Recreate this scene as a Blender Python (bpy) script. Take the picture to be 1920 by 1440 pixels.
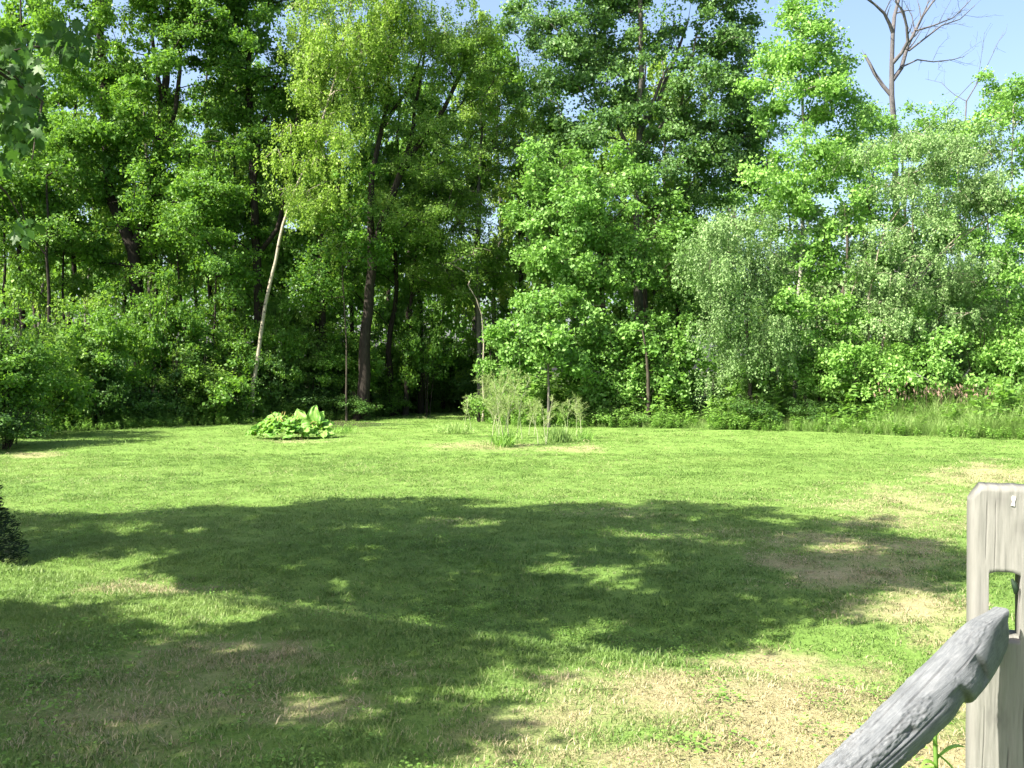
import bpy, math
import numpy as np
from mathutils import Vector, Matrix

# ------------------------------------------------------------------ clear
for o in list(bpy.data.objects):
    bpy.data.objects.remove(o, do_unlink=True)
scene = bpy.context.scene
COL = scene.collection

# ------------------------------------------------------------------ camera
CAM_Z = 2.05
FOCAL = 1868.0          # focal length in pixels of the 1920 px wide photograph
HORIZON = 692.0
PITCH = math.atan((720 - HORIZON) / FOCAL)
cam = bpy.data.cameras.new('camera')
cam.sensor_width = 36.0
cam.lens = 36.0 * FOCAL / 1920.0
cam.clip_start = 0.05
cam.clip_end = 3000.0
cam_ob = bpy.data.objects.new('camera', cam)
COL.objects.link(cam_ob)
cam_ob.location = (0, 0, CAM_Z)
cam_ob.rotation_euler = (math.pi / 2 - PITCH, 0, 0)
scene.camera = cam_ob

# ------------------------------------------------------------------ light
SUN_EL = math.radians(47.0)
SUN_H = np.array([-0.86, -0.51]); SUN_H /= np.linalg.norm(SUN_H)   # horizontal direction towards the sun
TO_SUN = np.array([SUN_H[0] * math.cos(SUN_EL), SUN_H[1] * math.cos(SUN_EL), math.sin(SUN_EL)])
world = bpy.data.worlds.new('World')
scene.world = world
world.use_nodes = True
wn = world.node_tree
wn.nodes.clear()
sky = wn.nodes.new('ShaderNodeTexSky')
sky.sky_type = 'NISHITA'
sky.sun_disc = False
sky.sun_elevation = SUN_EL
sky.sun_rotation = math.atan2(SUN_H[0], SUN_H[1])
sky.air_density = 0.9
sky.dust_density = 3.5
sky.ozone_density = 1.0
bg = wn.nodes.new('ShaderNodeBackground')
bg.inputs['Strength'].default_value = 0.10
wo = wn.nodes.new('ShaderNodeOutputWorld')
wn.links.new(sky.outputs[0], bg.inputs[0])
wn.links.new(bg.outputs[0], wo.inputs[0])
sun = bpy.data.lights.new('sun', 'SUN')
sun.energy = 5.0
sun.angle = math.radians(0.53)
sun.color = (1.0, 0.925, 0.78)
sun_ob = bpy.data.objects.new('sun', sun)
COL.objects.link(sun_ob)
sun_ob.location = (-20, -12, 30)
sun_ob.rotation_euler = Vector(TO_SUN).to_track_quat('Z', 'Y').to_euler()
scene.view_settings.view_transform = 'Standard'
scene.view_settings.look = 'None'
scene.view_settings.exposure = 1.82
scene.view_settings.gamma = 1.0
scene.view_settings.use_curve_mapping = False
scene.cycles.max_bounces = 7
scene.cycles.diffuse_bounces = 3
scene.cycles.glossy_bounces = 2
scene.cycles.transmission_bounces = 4

# ------------------------------------------------------------------ helpers: picture <-> place
CP, SP = math.cos(PITCH), math.sin(PITCH)
def PX(px, py, Y):
    """world point at distance Y along the view that shows at photo pixel (px, py)"""
    u = (px - 960) / FOCAL; v = (720 - py) / FOCAL
    d = np.array([u, CP + v * SP, -SP + v * CP])
    t = Y / d[1]
    return np.array([d[0] * t, Y, CAM_Z + d[2] * t])
def GY(py, z=0.0):
    v = (720 - py) / FOCAL
    dz = -SP + v * CP; dy = CP + v * SP
    return dy * (z - CAM_Z) / dz
def TOPX(P):
    P = np.asarray(P, float)
    x = P[..., 0]; y = P[..., 1]; z = P[..., 2] - CAM_Z
    f = y * CP - z * SP; w = y * SP + z * CP
    f = np.where(np.abs(f) < 1e-6, 1e-6, f)
    return 960 + FOCAL * x / f, 720 - FOCAL * w / f, f
def smooth(t):
    t = np.clip(t, 0, 1); return t * t * (3 - 2 * t)
_h = np.random.default_rng(5)
_LAT = _h.random((64, 64))
def vnoise(x, y):
    x = np.asarray(x, float); y = np.asarray(y, float)
    xi = np.floor(x).astype(int); yi = np.floor(y).astype(int)
    fx = smooth(x - xi); fy = smooth(y - yi)
    g = lambda a, b: _LAT[a % 64, b % 64]
    return (g(xi, yi) * (1 - fx) + g(xi + 1, yi) * fx) * (1 - fy) + (g(xi, yi + 1) * (1 - fx) + g(xi + 1, yi + 1) * fx) * fy
def fbm(x, y, n=4):
    s = 0; a = 0.5
    for k in range(n):
        s = s + a * vnoise(x * 2 ** k + 17.3 * k, y * 2 ** k + 5.1 * k); a *= 0.5
    return s / (1 - 0.5 ** n)

# height of the land: a low bank under the camera, then a flat lawn
def land(x, y):
    x = np.asarray(x, float); y = np.asarray(y, float)
    yc = 6.6 - 0.52 * np.clip(x, -9, 6)
    h = 0.50 * (1 - smooth((y - yc + 1.0) / 1.45)) - 0.20 * np.exp(-((y - yc - 1.8) / 1.4) ** 2)
    h = h + 0.10 * (fbm(x * 0.16 + 3, y * 0.16, 2) - 0.5) * np.clip((y - 1) / 8, 0, 1)
    return h
def edge_y(x):
    """distance of the lawn's far edge"""
    xs = [-40, -22, -18, -16, -12, -8.5, -6.5, -4.6, -2.3, -1.2, 1.0, 3.5, 7.2, 10.5, 13, 17, 40]
    ys = [14, 19, 25, 31.5, 35.5, 39, 41, 47, 47, 39.5, 37.0, 36.5, 35.5, 33.6, 31.5, 30, 28]
    return np.interp(x, xs, ys)

# ------------------------------------------------------------------ helpers: meshes
class MB:
    def __init__(s): s.v = []; s.f3 = []; s.f4 = []; s.t = []; s.n = 0
    def add(s, V, F, tint=None):
        V = np.asarray(V, float).reshape(-1, 3); F = np.asarray(F, int)
        s.v.append(V)
        s.t.append(np.full(len(V), 0.5) if tint is None else np.broadcast_to(np.asarray(tint, float), (len(V),)))
        (s.f4 if F.shape[1] == 4 else s.f3).append(F + s.n)
        s.n += len(V)
    def mesh(s, name, mat, smooth_shade=False, origin=None, extra=None):
        me = bpy.data.meshes.new(name)
        V = np.concatenate(s.v) if s.v else np.zeros((0, 3))
        if origin is not None: V = V - np.asarray(origin, float)
        me.vertices.add(len(V)); me.vertices.foreach_set('co', V.astype(np.float32).ravel())
        li = []; tot = []
        for L, k in ((s.f4, 4), (s.f3, 3)):
            if L:
                A = np.concatenate(L); li.append(A.ravel()); tot.append(np.full(len(A), k))
        if li:
            li = np.concatenate(li); tot = np.concatenate(tot)
            me.loops.add(len(li)); me.loops.foreach_set('vertex_index', li.astype(np.int32))
            me.polygons.add(len(tot))
            me.polygons.foreach_set('loop_start', (np.cumsum(tot) - tot).astype(np.int32))
            me.polygons.foreach_set('loop_total', tot.astype(np.int32))
            if smooth_shade: me.polygons.foreach_set('use_smooth', np.ones(len(tot), bool))
        at = me.attributes.new('tint', 'FLOAT', 'POINT')
        at.data.foreach_set('value', np.concatenate(s.t).astype(np.float32) if s.t else np.zeros(0, np.float32))
        for k, (typ, arr) in (extra or {}).items():
            a = me.attributes.new(k, typ, 'POINT')
            a.data.foreach_set('vector' if typ == 'FLOAT_VECTOR' else 'value', np.asarray(arr).ravel())
        me.update(calc_edges=True)
        if mat is not None: me.materials.append(mat)
        return me
def link(name, me, parent=None, loc=None):
    o = bpy.data.objects.new(name, me); COL.objects.link(o)
    if parent is not None: o.parent = parent
    if loc is not None: o.location = loc
    return o
def tag(o, label=None, cat=None, group=None, kind=None):
    if label: o['label'] = label
    if cat: o['category'] = cat
    if group: o['group'] = group
    if kind: o['kind'] = kind
    return o
def thing(name, label, cat, loc, group=None):
    o = bpy.data.objects.new(name, None); COL.objects.link(o)
    o.empty_display_size = 0.3
    o.location = loc
    return tag(o, label, cat, group)
def copy_tree(o, parent=None):
    c = o.copy(); COL.objects.link(c)
    if parent is not None: c.parent = parent
    for ch in o.children: copy_tree(ch, c)
    return c
def unit(a): return a / np.maximum(np.linalg.norm(a, axis=-1, keepdims=True), 1e-9)
def tube(mb, P, R, n=6, tint=0.5, cap=True):
    P = np.asarray(P, float); R = np.asarray(R, float); m = len(P)
    if m < 2: return
    T = np.empty_like(P); T[1:-1] = P[2:] - P[:-2]; T[0] = P[1] - P[0]; T[-1] = P[-1] - P[-2]
    T = unit(T)
    ref = np.array([0.0, 0, 1]) if abs(T[0][2]) < 0.85 else np.array([1.0, 0, 0])
    A = unit(np.cross(T, ref)); B = np.cross(T, A)
    a = np.arange(n) * 2 * math.pi / n
    V = P[:, None] + R[:, None, None] * (np.cos(a)[None, :, None] * A[:, None] + np.sin(a)[None, :, None] * B[:, None])
    i = np.arange(m - 1)[:, None] * n; j = np.arange(n)[None]; j2 = (j + 1) % n
    F = np.stack([i + j, i + j2, i + n + j2, i + n + j], -1).reshape(-1, 4)
    mb.add(V.reshape(-1, 3), F, tint)
def leaf_quads(mb, C, axis, nrm, L, ratio, fold, tint):
    axis = unit(axis); side = unit(np.cross(nrm, axis)); nn = np.cross(axis, side)
    L = np.asarray(L)[:, None]; W = L * ratio * 0.5
    m = C + axis * L * 0.45
    V = np.stack([C, m + side * W + nn * W * fold, C + axis * L - nn * L * 0.12, m - side * W + nn * W * fold], 1)
    F = np.arange(len(C) * 4).reshape(-1, 4)
    mb.add(V.reshape(-1, 3), F, np.repeat(tint, 4))

# ------------------------------------------------------------------ helpers: materials
def new_mat(name):
    m = bpy.data.materials.new(name); m.use_nodes = True
    nt = m.node_tree; nt.nodes.clear()
    return m, nt
def N(nt, t, **kw):
    n = nt.nodes.new(t)
    for k, v in kw.items(): setattr(n, k, v)
    return n
def ramp(nt, stops, fac=None):
    r = N(nt, 'ShaderNodeValToRGB')
    e = r.color_ramp.elements
    while len(e) < len(stops): e.new(0.5)
    for i, (p, c) in enumerate(stops):
        e[i].position = p; e[i].color = (*c, 1)
    if fac is not None: nt.links.new(fac, r.inputs[0])
    return r
def noise(nt, scale, detail=4, rough=0.55, vec=None, dist=0.0):
    n = N(nt, 'ShaderNodeTexNoise'); n.inputs['Scale'].default_value = scale
    n.inputs['Detail'].default_value = detail; n.inputs['Roughness'].default_value = rough
    n.inputs['Distortion'].default_value = dist
    if vec is not None: nt.links.new(vec, n.inputs['Vector'])
    return n
def mixc(nt, fac, a, b, mode='MIX'):
    m = N(nt, 'ShaderNodeMix', data_type='RGBA', blend_type=mode)
    for sock, v in ((0, fac), (6, a), (7, b)):
        if isinstance(v, (int, float)): m.inputs[sock].default_value = v
        elif isinstance(v, tuple): m.inputs[sock].default_value = (*v, 1)
        else: nt.links.new(v, m.inputs[sock])
    return m.outputs[2]
def maths(nt, op, a, b=None, clamp=False):
    m = N(nt, 'ShaderNodeMath', operation=op, use_clamp=clamp)
    for i, v in enumerate((a, b)):
        if v is None: continue
        if isinstance(v, (int, float)): m.inputs[i].default_value = v
        else: nt.links.new(v, m.inputs[i])
    return m.outputs[0]

def leaf_mat(name, dark, light, trans, tfac=0.35, rough=0.55, spec=0.28):
    dark, light = (tuple(q * k for q, k in zip(c, (1.58, 1.5, 1.45))) for c in (dark, light)); trans = tuple(q * 1.3 for q in trans)
    m, nt = new_mat(name)
    at = N(nt, 'ShaderNodeAttribute', attribute_name='tint')
    oi = N(nt, 'ShaderNodeObjectInfo')
    t = maths(nt, 'ADD', at.outputs['Fac'], maths(nt, 'MULTIPLY', maths(nt, 'SUBTRACT', oi.outputs['Random'], 0.5), 0.3), clamp=True)
    c = mixc(nt, t, dark, light)
    p = N(nt, 'ShaderNodeBsdfPrincipled')
    nt.links.new(c, p.inputs['Base Color'])
    p.inputs['Roughness'].default_value = rough
    p.inputs['Specular IOR Level'].default_value = spec
    tr = N(nt, 'ShaderNodeBsdfTranslucent')
    nt.links.new(mixc(nt, t, tuple(0.7 * q for q in trans), trans), tr.inputs['Color'])
    mx = N(nt, 'ShaderNodeMixShader'); mx.inputs[0].default_value = tfac
    nt.links.new(p.outputs[0], mx.inputs[1]); nt.links.new(tr.outputs[0], mx.inputs[2])
    out = N(nt, 'ShaderNodeOutputMaterial'); nt.links.new(mx.outputs[0], out.inputs[0])
    return m
def bark_mat(name, c0, c1, c2, zs=0.25, scale=14, bump=0.6):
    m, nt = new_mat(name)
    tc = N(nt, 'ShaderNodeTexCoord')
    mp = N(nt, 'ShaderNodeMapping'); mp.inputs['Scale'].default_value = (1, 1, zs)
    nt.links.new(tc.outputs['Object'], mp.inputs['Vector'])
    n = noise(nt, scale, 5, 0.65, mp.outputs[0], 0.4)
    n2 = noise(nt, 1.3, 3, 0.6, tc.outputs['Object'])
    r = ramp(nt, [(0.3, c0), (0.52, c1), (0.72, c2)], n.outputs[0])
    c = mixc(nt, ramp(nt, [(0.35, (0, 0, 0)), (0.7, (0.6, 0.6, 0.6))], n2.outputs[0]).outputs[0], r.outputs[0], c1)
    p = N(nt, 'ShaderNodeBsdfPrincipled'); nt.links.new(c, p.inputs['Base Color'])
    p.inputs['Roughness'].default_value = 0.9
    p.inputs['Specular IOR Level'].default_value = 0.2
    b = N(nt, 'ShaderNodeBump'); b.inputs['Strength'].default_value = bump; b.inputs['Distance'].default_value = 0.03
    nt.links.new(n.outputs[0], b.inputs['Height']); nt.links.new(b.outputs[0], p.inputs['Normal'])
    out = N(nt, 'ShaderNodeOutputMaterial'); nt.links.new(p.outputs[0], out.inputs[0])
    return m
def birch_mat(name, white, dark):
    m, nt = new_mat(name)
    tc = N(nt, 'ShaderNodeTexCoord')
    mp = N(nt, 'ShaderNodeMapping'); mp.inputs['Scale'].default_value = (2.5, 2.5, 9)
    nt.links.new(tc.outputs['Object'], mp.inputs['Vector'])
    n = noise(nt, 1.6, 4, 0.7, mp.outputs[0])
    n2 = noise(nt, 0.9, 2, 0.5, tc.outputs['Object'])
    fac = ramp(nt, [(0.56, (0, 0, 0)), (0.64, (1, 1, 1))], n.outputs[0]).outputs[0]
    w = mixc(nt, n2.outputs[0], white, tuple(q * 0.7 for q in white))
    c = mixc(nt, fac, w, dark)
    p = N(nt, 'ShaderNodeBsdfPrincipled'); nt.links.new(c, p.inputs['Base Color'])
    p.inputs['Roughness'].default_value = 0.75
    out = N(nt, 'ShaderNodeOutputMaterial'); nt.links.new(p.outputs[0], out.inputs[0])
    return m

M = {}
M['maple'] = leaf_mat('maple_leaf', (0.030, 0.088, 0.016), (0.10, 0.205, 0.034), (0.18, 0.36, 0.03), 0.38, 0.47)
M['maple_lit'] = leaf_mat('sunlit_maple_leaf', (0.058, 0.140, 0.030), (0.145, 0.275, 0.065), (0.18, 0.38, 0.05), 0.36, 0.5)  # lighter copy of the maple leaf, sunlit brightness put into the colour
M['birch'] = leaf_mat('birch_leaf', (0.085, 0.160, 0.028), (0.19, 0.295, 0.055), (0.26, 0.43, 0.05), 0.42, 0.48)
M['ash'] = leaf_mat('ash_leaf', (0.055, 0.120, 0.026), (0.14, 0.24, 0.048), (0.21, 0.38, 0.04), 0.40, 0.5)
M['poplar'] = leaf_mat('poplar_leaf', (0.038, 0.098, 0.030), (0.100, 0.190, 0.058), (0.14, 0.29, 0.045), 0.34, 0.5, 0.3)
M['grey_birch'] = leaf_mat('grey_birch_leaf', (0.090, 0.160, 0.058), (0.165, 0.265, 0.110), (0.18, 0.33, 0.09), 0.36, 0.5)
M['aspen'] = leaf_mat('aspen_leaf', (0.068, 0.160, 0.034), (0.165, 0.305, 0.075), (0.21, 0.42, 0.06), 0.37, 0.45)
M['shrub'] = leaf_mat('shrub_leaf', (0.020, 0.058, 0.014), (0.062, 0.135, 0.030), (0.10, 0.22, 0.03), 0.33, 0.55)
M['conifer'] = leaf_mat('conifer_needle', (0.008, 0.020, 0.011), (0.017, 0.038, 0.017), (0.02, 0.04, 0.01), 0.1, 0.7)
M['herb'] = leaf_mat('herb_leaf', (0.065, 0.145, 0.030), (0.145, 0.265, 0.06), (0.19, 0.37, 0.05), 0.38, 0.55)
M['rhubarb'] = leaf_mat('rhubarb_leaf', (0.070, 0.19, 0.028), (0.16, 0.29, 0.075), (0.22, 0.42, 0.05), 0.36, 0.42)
M['asparagus'] = leaf_mat('asparagus_frond', (0.12, 0.19, 0.06), (0.20, 0.27, 0.10), (0.25, 0.36, 0.08), 0.35, 0.6)
M['asparagus_stem'] = leaf_mat('asparagus_stem', (0.14, 0.18, 0.10), (0.24, 0.27, 0.17), (0.1, 0.14, 0.05), 0.05, 0.6)
M['stalk'] = leaf_mat('rhubarb_stalk', (0.20, 0.16, 0.06), (0.32, 0.30, 0.11), (0.2, 0.2, 0.05), 0.1, 0.5)
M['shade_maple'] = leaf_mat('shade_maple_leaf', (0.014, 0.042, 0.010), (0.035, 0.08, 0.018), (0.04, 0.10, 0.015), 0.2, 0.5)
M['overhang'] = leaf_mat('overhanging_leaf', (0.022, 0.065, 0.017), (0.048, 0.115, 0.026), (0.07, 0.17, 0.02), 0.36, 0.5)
M['bark_dark'] = bark_mat('dark_bark', (0.013, 0.011, 0.009), (0.030, 0.025, 0.021), (0.058, 0.05, 0.042))  # tones lowered to put the wood's shade into the bark colour
M['bark_mid'] = bark_mat('grey_brown_bark', (0.03, 0.025, 0.02), (0.07, 0.06, 0.048), (0.12, 0.105, 0.085))
M['bark_grey'] = bark_mat('grey_bark', (0.05, 0.047, 0.042), (0.10, 0.095, 0.085), (0.17, 0.16, 0.145), 0.5, 10)
M['bark_dead'] = bark_mat('dead_wood_bark', (0.06, 0.058, 0.065), (0.105, 0.10, 0.105), (0.17, 0.162, 0.165), 0.3, 9)
M['birch_bark'] = birch_mat('birch_bark', (0.36, 0.32, 0.25), (0.06, 0.05, 0.04))
M['aspen_bark'] = birch_mat('aspen_bark', (0.33, 0.33, 0.28), (0.06, 0.06, 0.05))

# ground under the wood
def ground_mat():
    m, nt = new_mat('leaf_litter')
    g = N(nt, 'ShaderNodeNewGeometry')
    n = noise(nt, 2.2, 6, 0.7, g.outputs['Position']); n2 = noise(nt, 0.35, 3, 0.6, g.outputs['Position'])
    a = ramp(nt, [(0.3, (0.02, 0.022, 0.012)), (0.55, (0.045, 0.045, 0.024)), (0.75, (0.08, 0.065, 0.04))], n.outputs[0]).outputs[0]
    c = mixc(nt, ramp(nt, [(0.45, (0, 0, 0)), (0.6, (1, 1, 1))], n2.outputs[0]).outputs[0], a, (0.04, 0.08, 0.02))
    p = N(nt, 'ShaderNodeBsdfPrincipled'); nt.links.new(c, p.inputs['Base Color']); p.inputs['Roughness'].default_value = 1
    p.inputs['Specular IOR Level'].default_value = 0.1
    out = N(nt, 'ShaderNodeOutputMaterial'); nt.links.new(p.outputs[0], out.inputs[0])
    return m
# mown lawn: green and parched turf mixed by the 'dry' attribute
G_STOPS = [(0.25, (0.086, 0.168, 0.032)), (0.5, (0.140, 0.240, 0.052)), (0.75, (0.200, 0.290, 0.082))]
D_STOPS = [(0.25, (0.19, 0.18, 0.09)), (0.5, (0.32, 0.29, 0.16)), (0.75, (0.42, 0.37, 0.23))]
def lawn_mat():
    m, nt = new_mat('mown_turf')
    g = N(nt, 'ShaderNodeNewGeometry')
    at = N(nt, 'ShaderNodeAttribute', attribute_name='dry')
    n1 = noise(nt, 38, 5, 0.75, g.outputs['Position'])
    n2 = noise(nt, 1.1, 4, 0.6, g.outputs['Position'])
    n3 = noise(nt, 7, 4, 0.7, g.outputs['Position'])
    f = maths(nt, 'ADD', maths(nt, 'MULTIPLY', n1.outputs[0], 0.6), maths(nt, 'MULTIPLY', n2.outputs[0], 0.4))
    gr = ramp(nt, G_STOPS, f).outputs[0]; dr = ramp(nt, D_STOPS, n1.outputs[0]).outputs[0]
    d = maths(nt, 'ADD', at.outputs['Fac'], maths(nt, 'MULTIPLY', maths(nt, 'SUBTRACT', n3.outputs[0], 0.5), 0.9))
    d = ramp(nt, [(0.30, (0, 0, 0)), (0.85, (1, 1, 1))], d).outputs[0]
    c = mixc(nt, d, gr, dr)
    p = N(nt, 'ShaderNodeBsdfPrincipled'); nt.links.new(c, p.inputs['Base Color']); p.inputs['Roughness'].default_value = 0.9
    p.inputs['Specular IOR Level'].default_value = 0.15
    b = N(nt, 'ShaderNodeBump'); b.inputs['Strength'].default_value = 0.9; b.inputs['Distance'].default_value = 0.03
    nt.links.new(n1.outputs[0], b.inputs['Height']); nt.links.new(b.outputs[0], p.inputs['Normal'])
    out = N(nt, 'ShaderNodeOutputMaterial'); nt.links.new(p.outputs[0], out.inputs[0])
    return m
def blade_mat():
    m, nt = new_mat('grass_blade')
    ad = N(nt, 'ShaderNodeAttribute', attribute_name='dry', attribute_type='INSTANCER')
    ar = N(nt, 'ShaderNodeAttribute', attribute_name='vary', attribute_type='INSTANCER')
    at = N(nt, 'ShaderNodeAttribute', attribute_name='tint')
    f = maths(nt, 'ADD', maths(nt, 'MULTIPLY', at.outputs['Fac'], 0.4), maths(nt, 'MULTIPLY', ar.outputs['Fac'], 0.6))
    gr = ramp(nt, [(0.15, G_STOPS[0][1]), (0.5, G_STOPS[1][1]), (0.85, (0.208, 0.310, 0.080))], f).outputs[0]
    dr = ramp(nt, [(0.15, D_STOPS[0][1]), (0.5, D_STOPS[1][1]), (0.85, D_STOPS[2][1])], at.outputs['Fac']).outputs[0]
    d = maths(nt, 'ADD', ad.outputs['Fac'], maths(nt, 'MULTIPLY', maths(nt, 'SUBTRACT', at.outputs['Fac'], 0.5), 0.8))
    d = ramp(nt, [(0.35, (0, 0, 0)), (0.75, (1, 1, 1))], d).outputs[0]
    c = mixc(nt, d, gr, dr)
    p = N(nt, 'ShaderNodeBsdfPrincipled'); nt.links.new(c, p.inputs['Base Color']); p.inputs['Roughness'].default_value = 0.5
    p.inputs['Specular IOR Level'].default_value = 0.35
    tr = N(nt, 'ShaderNodeBsdfTranslucent'); nt.links.new(c, tr.inputs['Color'])
    mx = N(nt, 'ShaderNodeMixShader'); mx.inputs[0].default_value = 0.35
    nt.links.new(p.outputs[0], mx.inputs[1]); nt.links.new(tr.outputs[0], mx.inputs[2])
    out = N(nt, 'ShaderNodeOutputMaterial'); nt.links.new(mx.outputs[0], out.inputs[0])
    return m
M['ground'] = ground_mat(); M['lawn'] = lawn_mat(); M['blade'] = blade_mat()

# ------------------------------------------------------------------ setting: ground and lawn
def build_ground():
    mb = MB()
    s = np.concatenate([[-700, -300, -150, -80], np.arange(-60, 61, 4), [80, 150, 300, 700]])
    X, Y = np.meshgrid(s, np.concatenate([[-700, -200, -60], np.arange(-20, 101, 4), [150, 300, 700]]), indexing='xy')
    Z = np.where(Y > 25, -0.03 + 0.25 * (fbm(X * 0.1, Y * 0.1, 2) - 0.4) * smooth((Y - edge_y(X) - 1) / 6), -0.8)
    h, w = X.shape; i = np.arange(h - 1)[:, None] * w + np.arange(w - 1)[None]
    mb.add(np.stack([X, Y, Z], -1), np.stack([i, i + 1, i + w + 1, i + w], -1).reshape(-1, 4))
    tag(link('ground', mb.mesh('ground', M['ground'], True)), 'dark leaf litter ground under the trees', kind='structure')
build_ground()

DRY_SPOTS = [  # photo px, py, rx, ry, strength (parched patches of turf)
    (1450, 1330, 420, 90, 1.0), (1250, 1275, 230, 40, 0.8), (1500, 1430, 520, 60, 0.9), (1000, 1420, 200, 60, 0.5),
    (390, 1225, 290, 40, 0.7), (200, 1290, 380, 110, 0.5), (500, 1330, 150, 40, 0.7), (250, 1400, 260, 50, 0.4), (700, 1250, 120, 24, 0.5),
    (1600, 1050, 230, 60, 0.8), (1750, 960, 220, 50, 0.6), (1720, 1140, 160, 40, 0.85), (1850, 890, 120, 25, 0.7),
    (900, 838, 110, 12, 0.5), (1080, 842, 80, 7, 0.6), (540, 828, 80, 4, 0.5), (60, 853, 60, 8, 0.6), (1150, 960, 120, 16, 0.35),
    (840, 985, 90, 18, 0.35), (280, 1105, 160, 16, 0.6), (1780, 1200, 120, 30, 0.6), (1300, 1010, 200, 20, 0.3)]
def dryness(x, y):
    z = land(x, y)
    px, py, f = TOPX(np.stack([x, y, z], -1))
    d = np.zeros_like(px)
    wob = 0.9 * (fbm(x * 1.6, y * 1.6, 5) - 0.5)
    for sx, sy, rx, ry, k in DRY_SPOTS:
        q = np.hypot((px - sx) / rx, (py - sy) / ry) + wob * 1.6
        d = np.maximum(d, k * smooth((1.25 - q) / 0.8))
    d = np.where(f > 0.3, d, 0.3)
    d = 0.86 * d * (0.35 + 1.2 * fbm(x * 2.5 + 9, y * 2.5, 5)) + 0.07 + 0.34 * (fbm(x * 0.55, y * 0.55, 4) - 0.42)
    return np.clip(d, 0, 1)
def build_lawn():
    mb = MB()
    xs = np.arange(-44, 44.1, 0.25); ys = np.concatenate([np.arange(-8, 20, 0.2), np.arange(20, 48.1, 0.3)])
    X, Y = np.meshgrid(xs, ys, indexing='xy')
    E = edge_y(X) + 1.1 * (fbm(X * 0.9, Y * 0.2 + 4, 3) - 0.5)
    Z = land(X, Y) + 0.02 * (fbm(X * 1.2, Y * 1.2, 3) - 0.5)
    Z = np.where(Y > E, -0.2, Z)
    h, w = X.shape; i = np.arange(h - 1)[:, None] * w + np.arange(w - 1)[None]
    F = np.stack([i, i + 1, i + w + 1, i + w], -1)
    keep = (Y < E + 0.6)[:-1, :-1]
    F = F[keep]
    mb.add(np.stack([X, Y, Z], -1), F.reshape(-1, 4))
    me = mb.mesh('lawn', M['lawn'], True, extra={'dry': ('FLOAT', dryness(X.ravel(), Y.ravel()).astype(np.float32))})
    tag(link('lawn', me), 'wide mown lawn with parched patches', kind='structure')
build_lawn()

# ------------------------------------------------------------------ scattered stuff by geometry nodes
def scatter(name, label, templates, pts, rot, scl, idx, mat, attrs):
    """one object: the templates and the points sit in its own mesh; geometry nodes put a template on every point"""
    mb = MB(); mb.v.append(np.asarray(pts, float)); mb.t.append(np.zeros(len(pts))); mb.n = len(pts)
    tpl = [np.full(len(pts), -1)]
    for k, t in enumerate(templates):
        o = mb.n
        for V, T in zip(t.v, t.t): mb.v.append(V); mb.t.append(T)
        for F in t.f4: mb.f4.append(F + o)
        for F in t.f3: mb.f3.append(F + o)
        mb.n += t.n; tpl.append(np.full(t.n, k))
    nt_ = mb.n - len(pts)
    pad = lambda a, w=None: np.concatenate([np.asarray(a, np.float32), np.zeros((nt_,) + ((w,) if w else ()), np.float32)])
    ex = {'tpl': ('INT', np.concatenate(tpl).astype(np.int32)), 'rot': ('FLOAT_VECTOR', pad(rot, 3)),
          'scl': ('FLOAT_VECTOR', pad(scl, 3)), 'idx': ('INT', pad(idx).astype(np.int32))}
    for k, a in attrs.items(): ex[k] = ('FLOAT', pad(a))
    me = mb.mesh(name, mat, False, extra=ex)
    ob = tag(link(name, me), label, kind='stuff')
    ng = bpy.data.node_groups.new(name + '_scatter', 'GeometryNodeTree')
    ng.interface.new_socket('Geometry', in_out='INPUT', socket_type='NodeSocketGeometry')
    ng.interface.new_socket('Geometry', in_out='OUTPUT', socket_type='NodeSocketGeometry')
    gi = ng.nodes.new('NodeGroupInput'); go = ng.nodes.new('NodeGroupOutput')
    def attr(n, typ):
        a = ng.nodes.new('GeometryNodeInputNamedAttribute'); a.data_type = typ; a.inputs[0].default_value = n; return a.outputs[0]
    def sep(k):
        c = ng.nodes.new('FunctionNodeCompare'); c.data_type = 'INT'; c.operation = 'EQUAL'
        ints = [s for s in c.inputs if s.type == 'INT']
        ng.links.new(attr('tpl', 'INT'), ints[0]); ints[1].default_value = k
        s = ng.nodes.new('GeometryNodeSeparateGeometry'); s.domain = 'POINT'
        ng.links.new(gi.outputs[0], s.inputs[0]); ng.links.new(c.outputs[0], s.inputs[1])
        return s.outputs[0]
    pts_out = sep(-1)
    g2i = ng.nodes.new('GeometryNodeGeometryToInstance')
    for k in reversed(range(len(templates))): ng.links.new(sep(k), g2i.inputs[0])
    iop = ng.nodes.new('GeometryNodeInstanceOnPoints')
    ng.links.new(pts_out, iop.inputs['Points']); ng.links.new(g2i.outputs[0], iop.inputs['Instance'])
    iop.inputs['Pick Instance'].default_value = True
    ng.links.new(attr('idx', 'INT'), iop.inputs['Instance Index'])
    e2r = ng.nodes.new('FunctionNodeEulerToRotation')
    ng.links.new(attr('rot', 'FLOAT_VECTOR'), e2r.inputs[0]); ng.links.new(e2r.outputs[0], iop.inputs['Rotation'])
    ng.links.new(attr('scl', 'FLOAT_VECTOR'), iop.inputs['Scale'])
    ng.links.new(iop.outputs[0], go.inputs[0])
    md = ob.modifiers.new('scatter', 'NODES'); md.node_group = ng
    return ob
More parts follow.
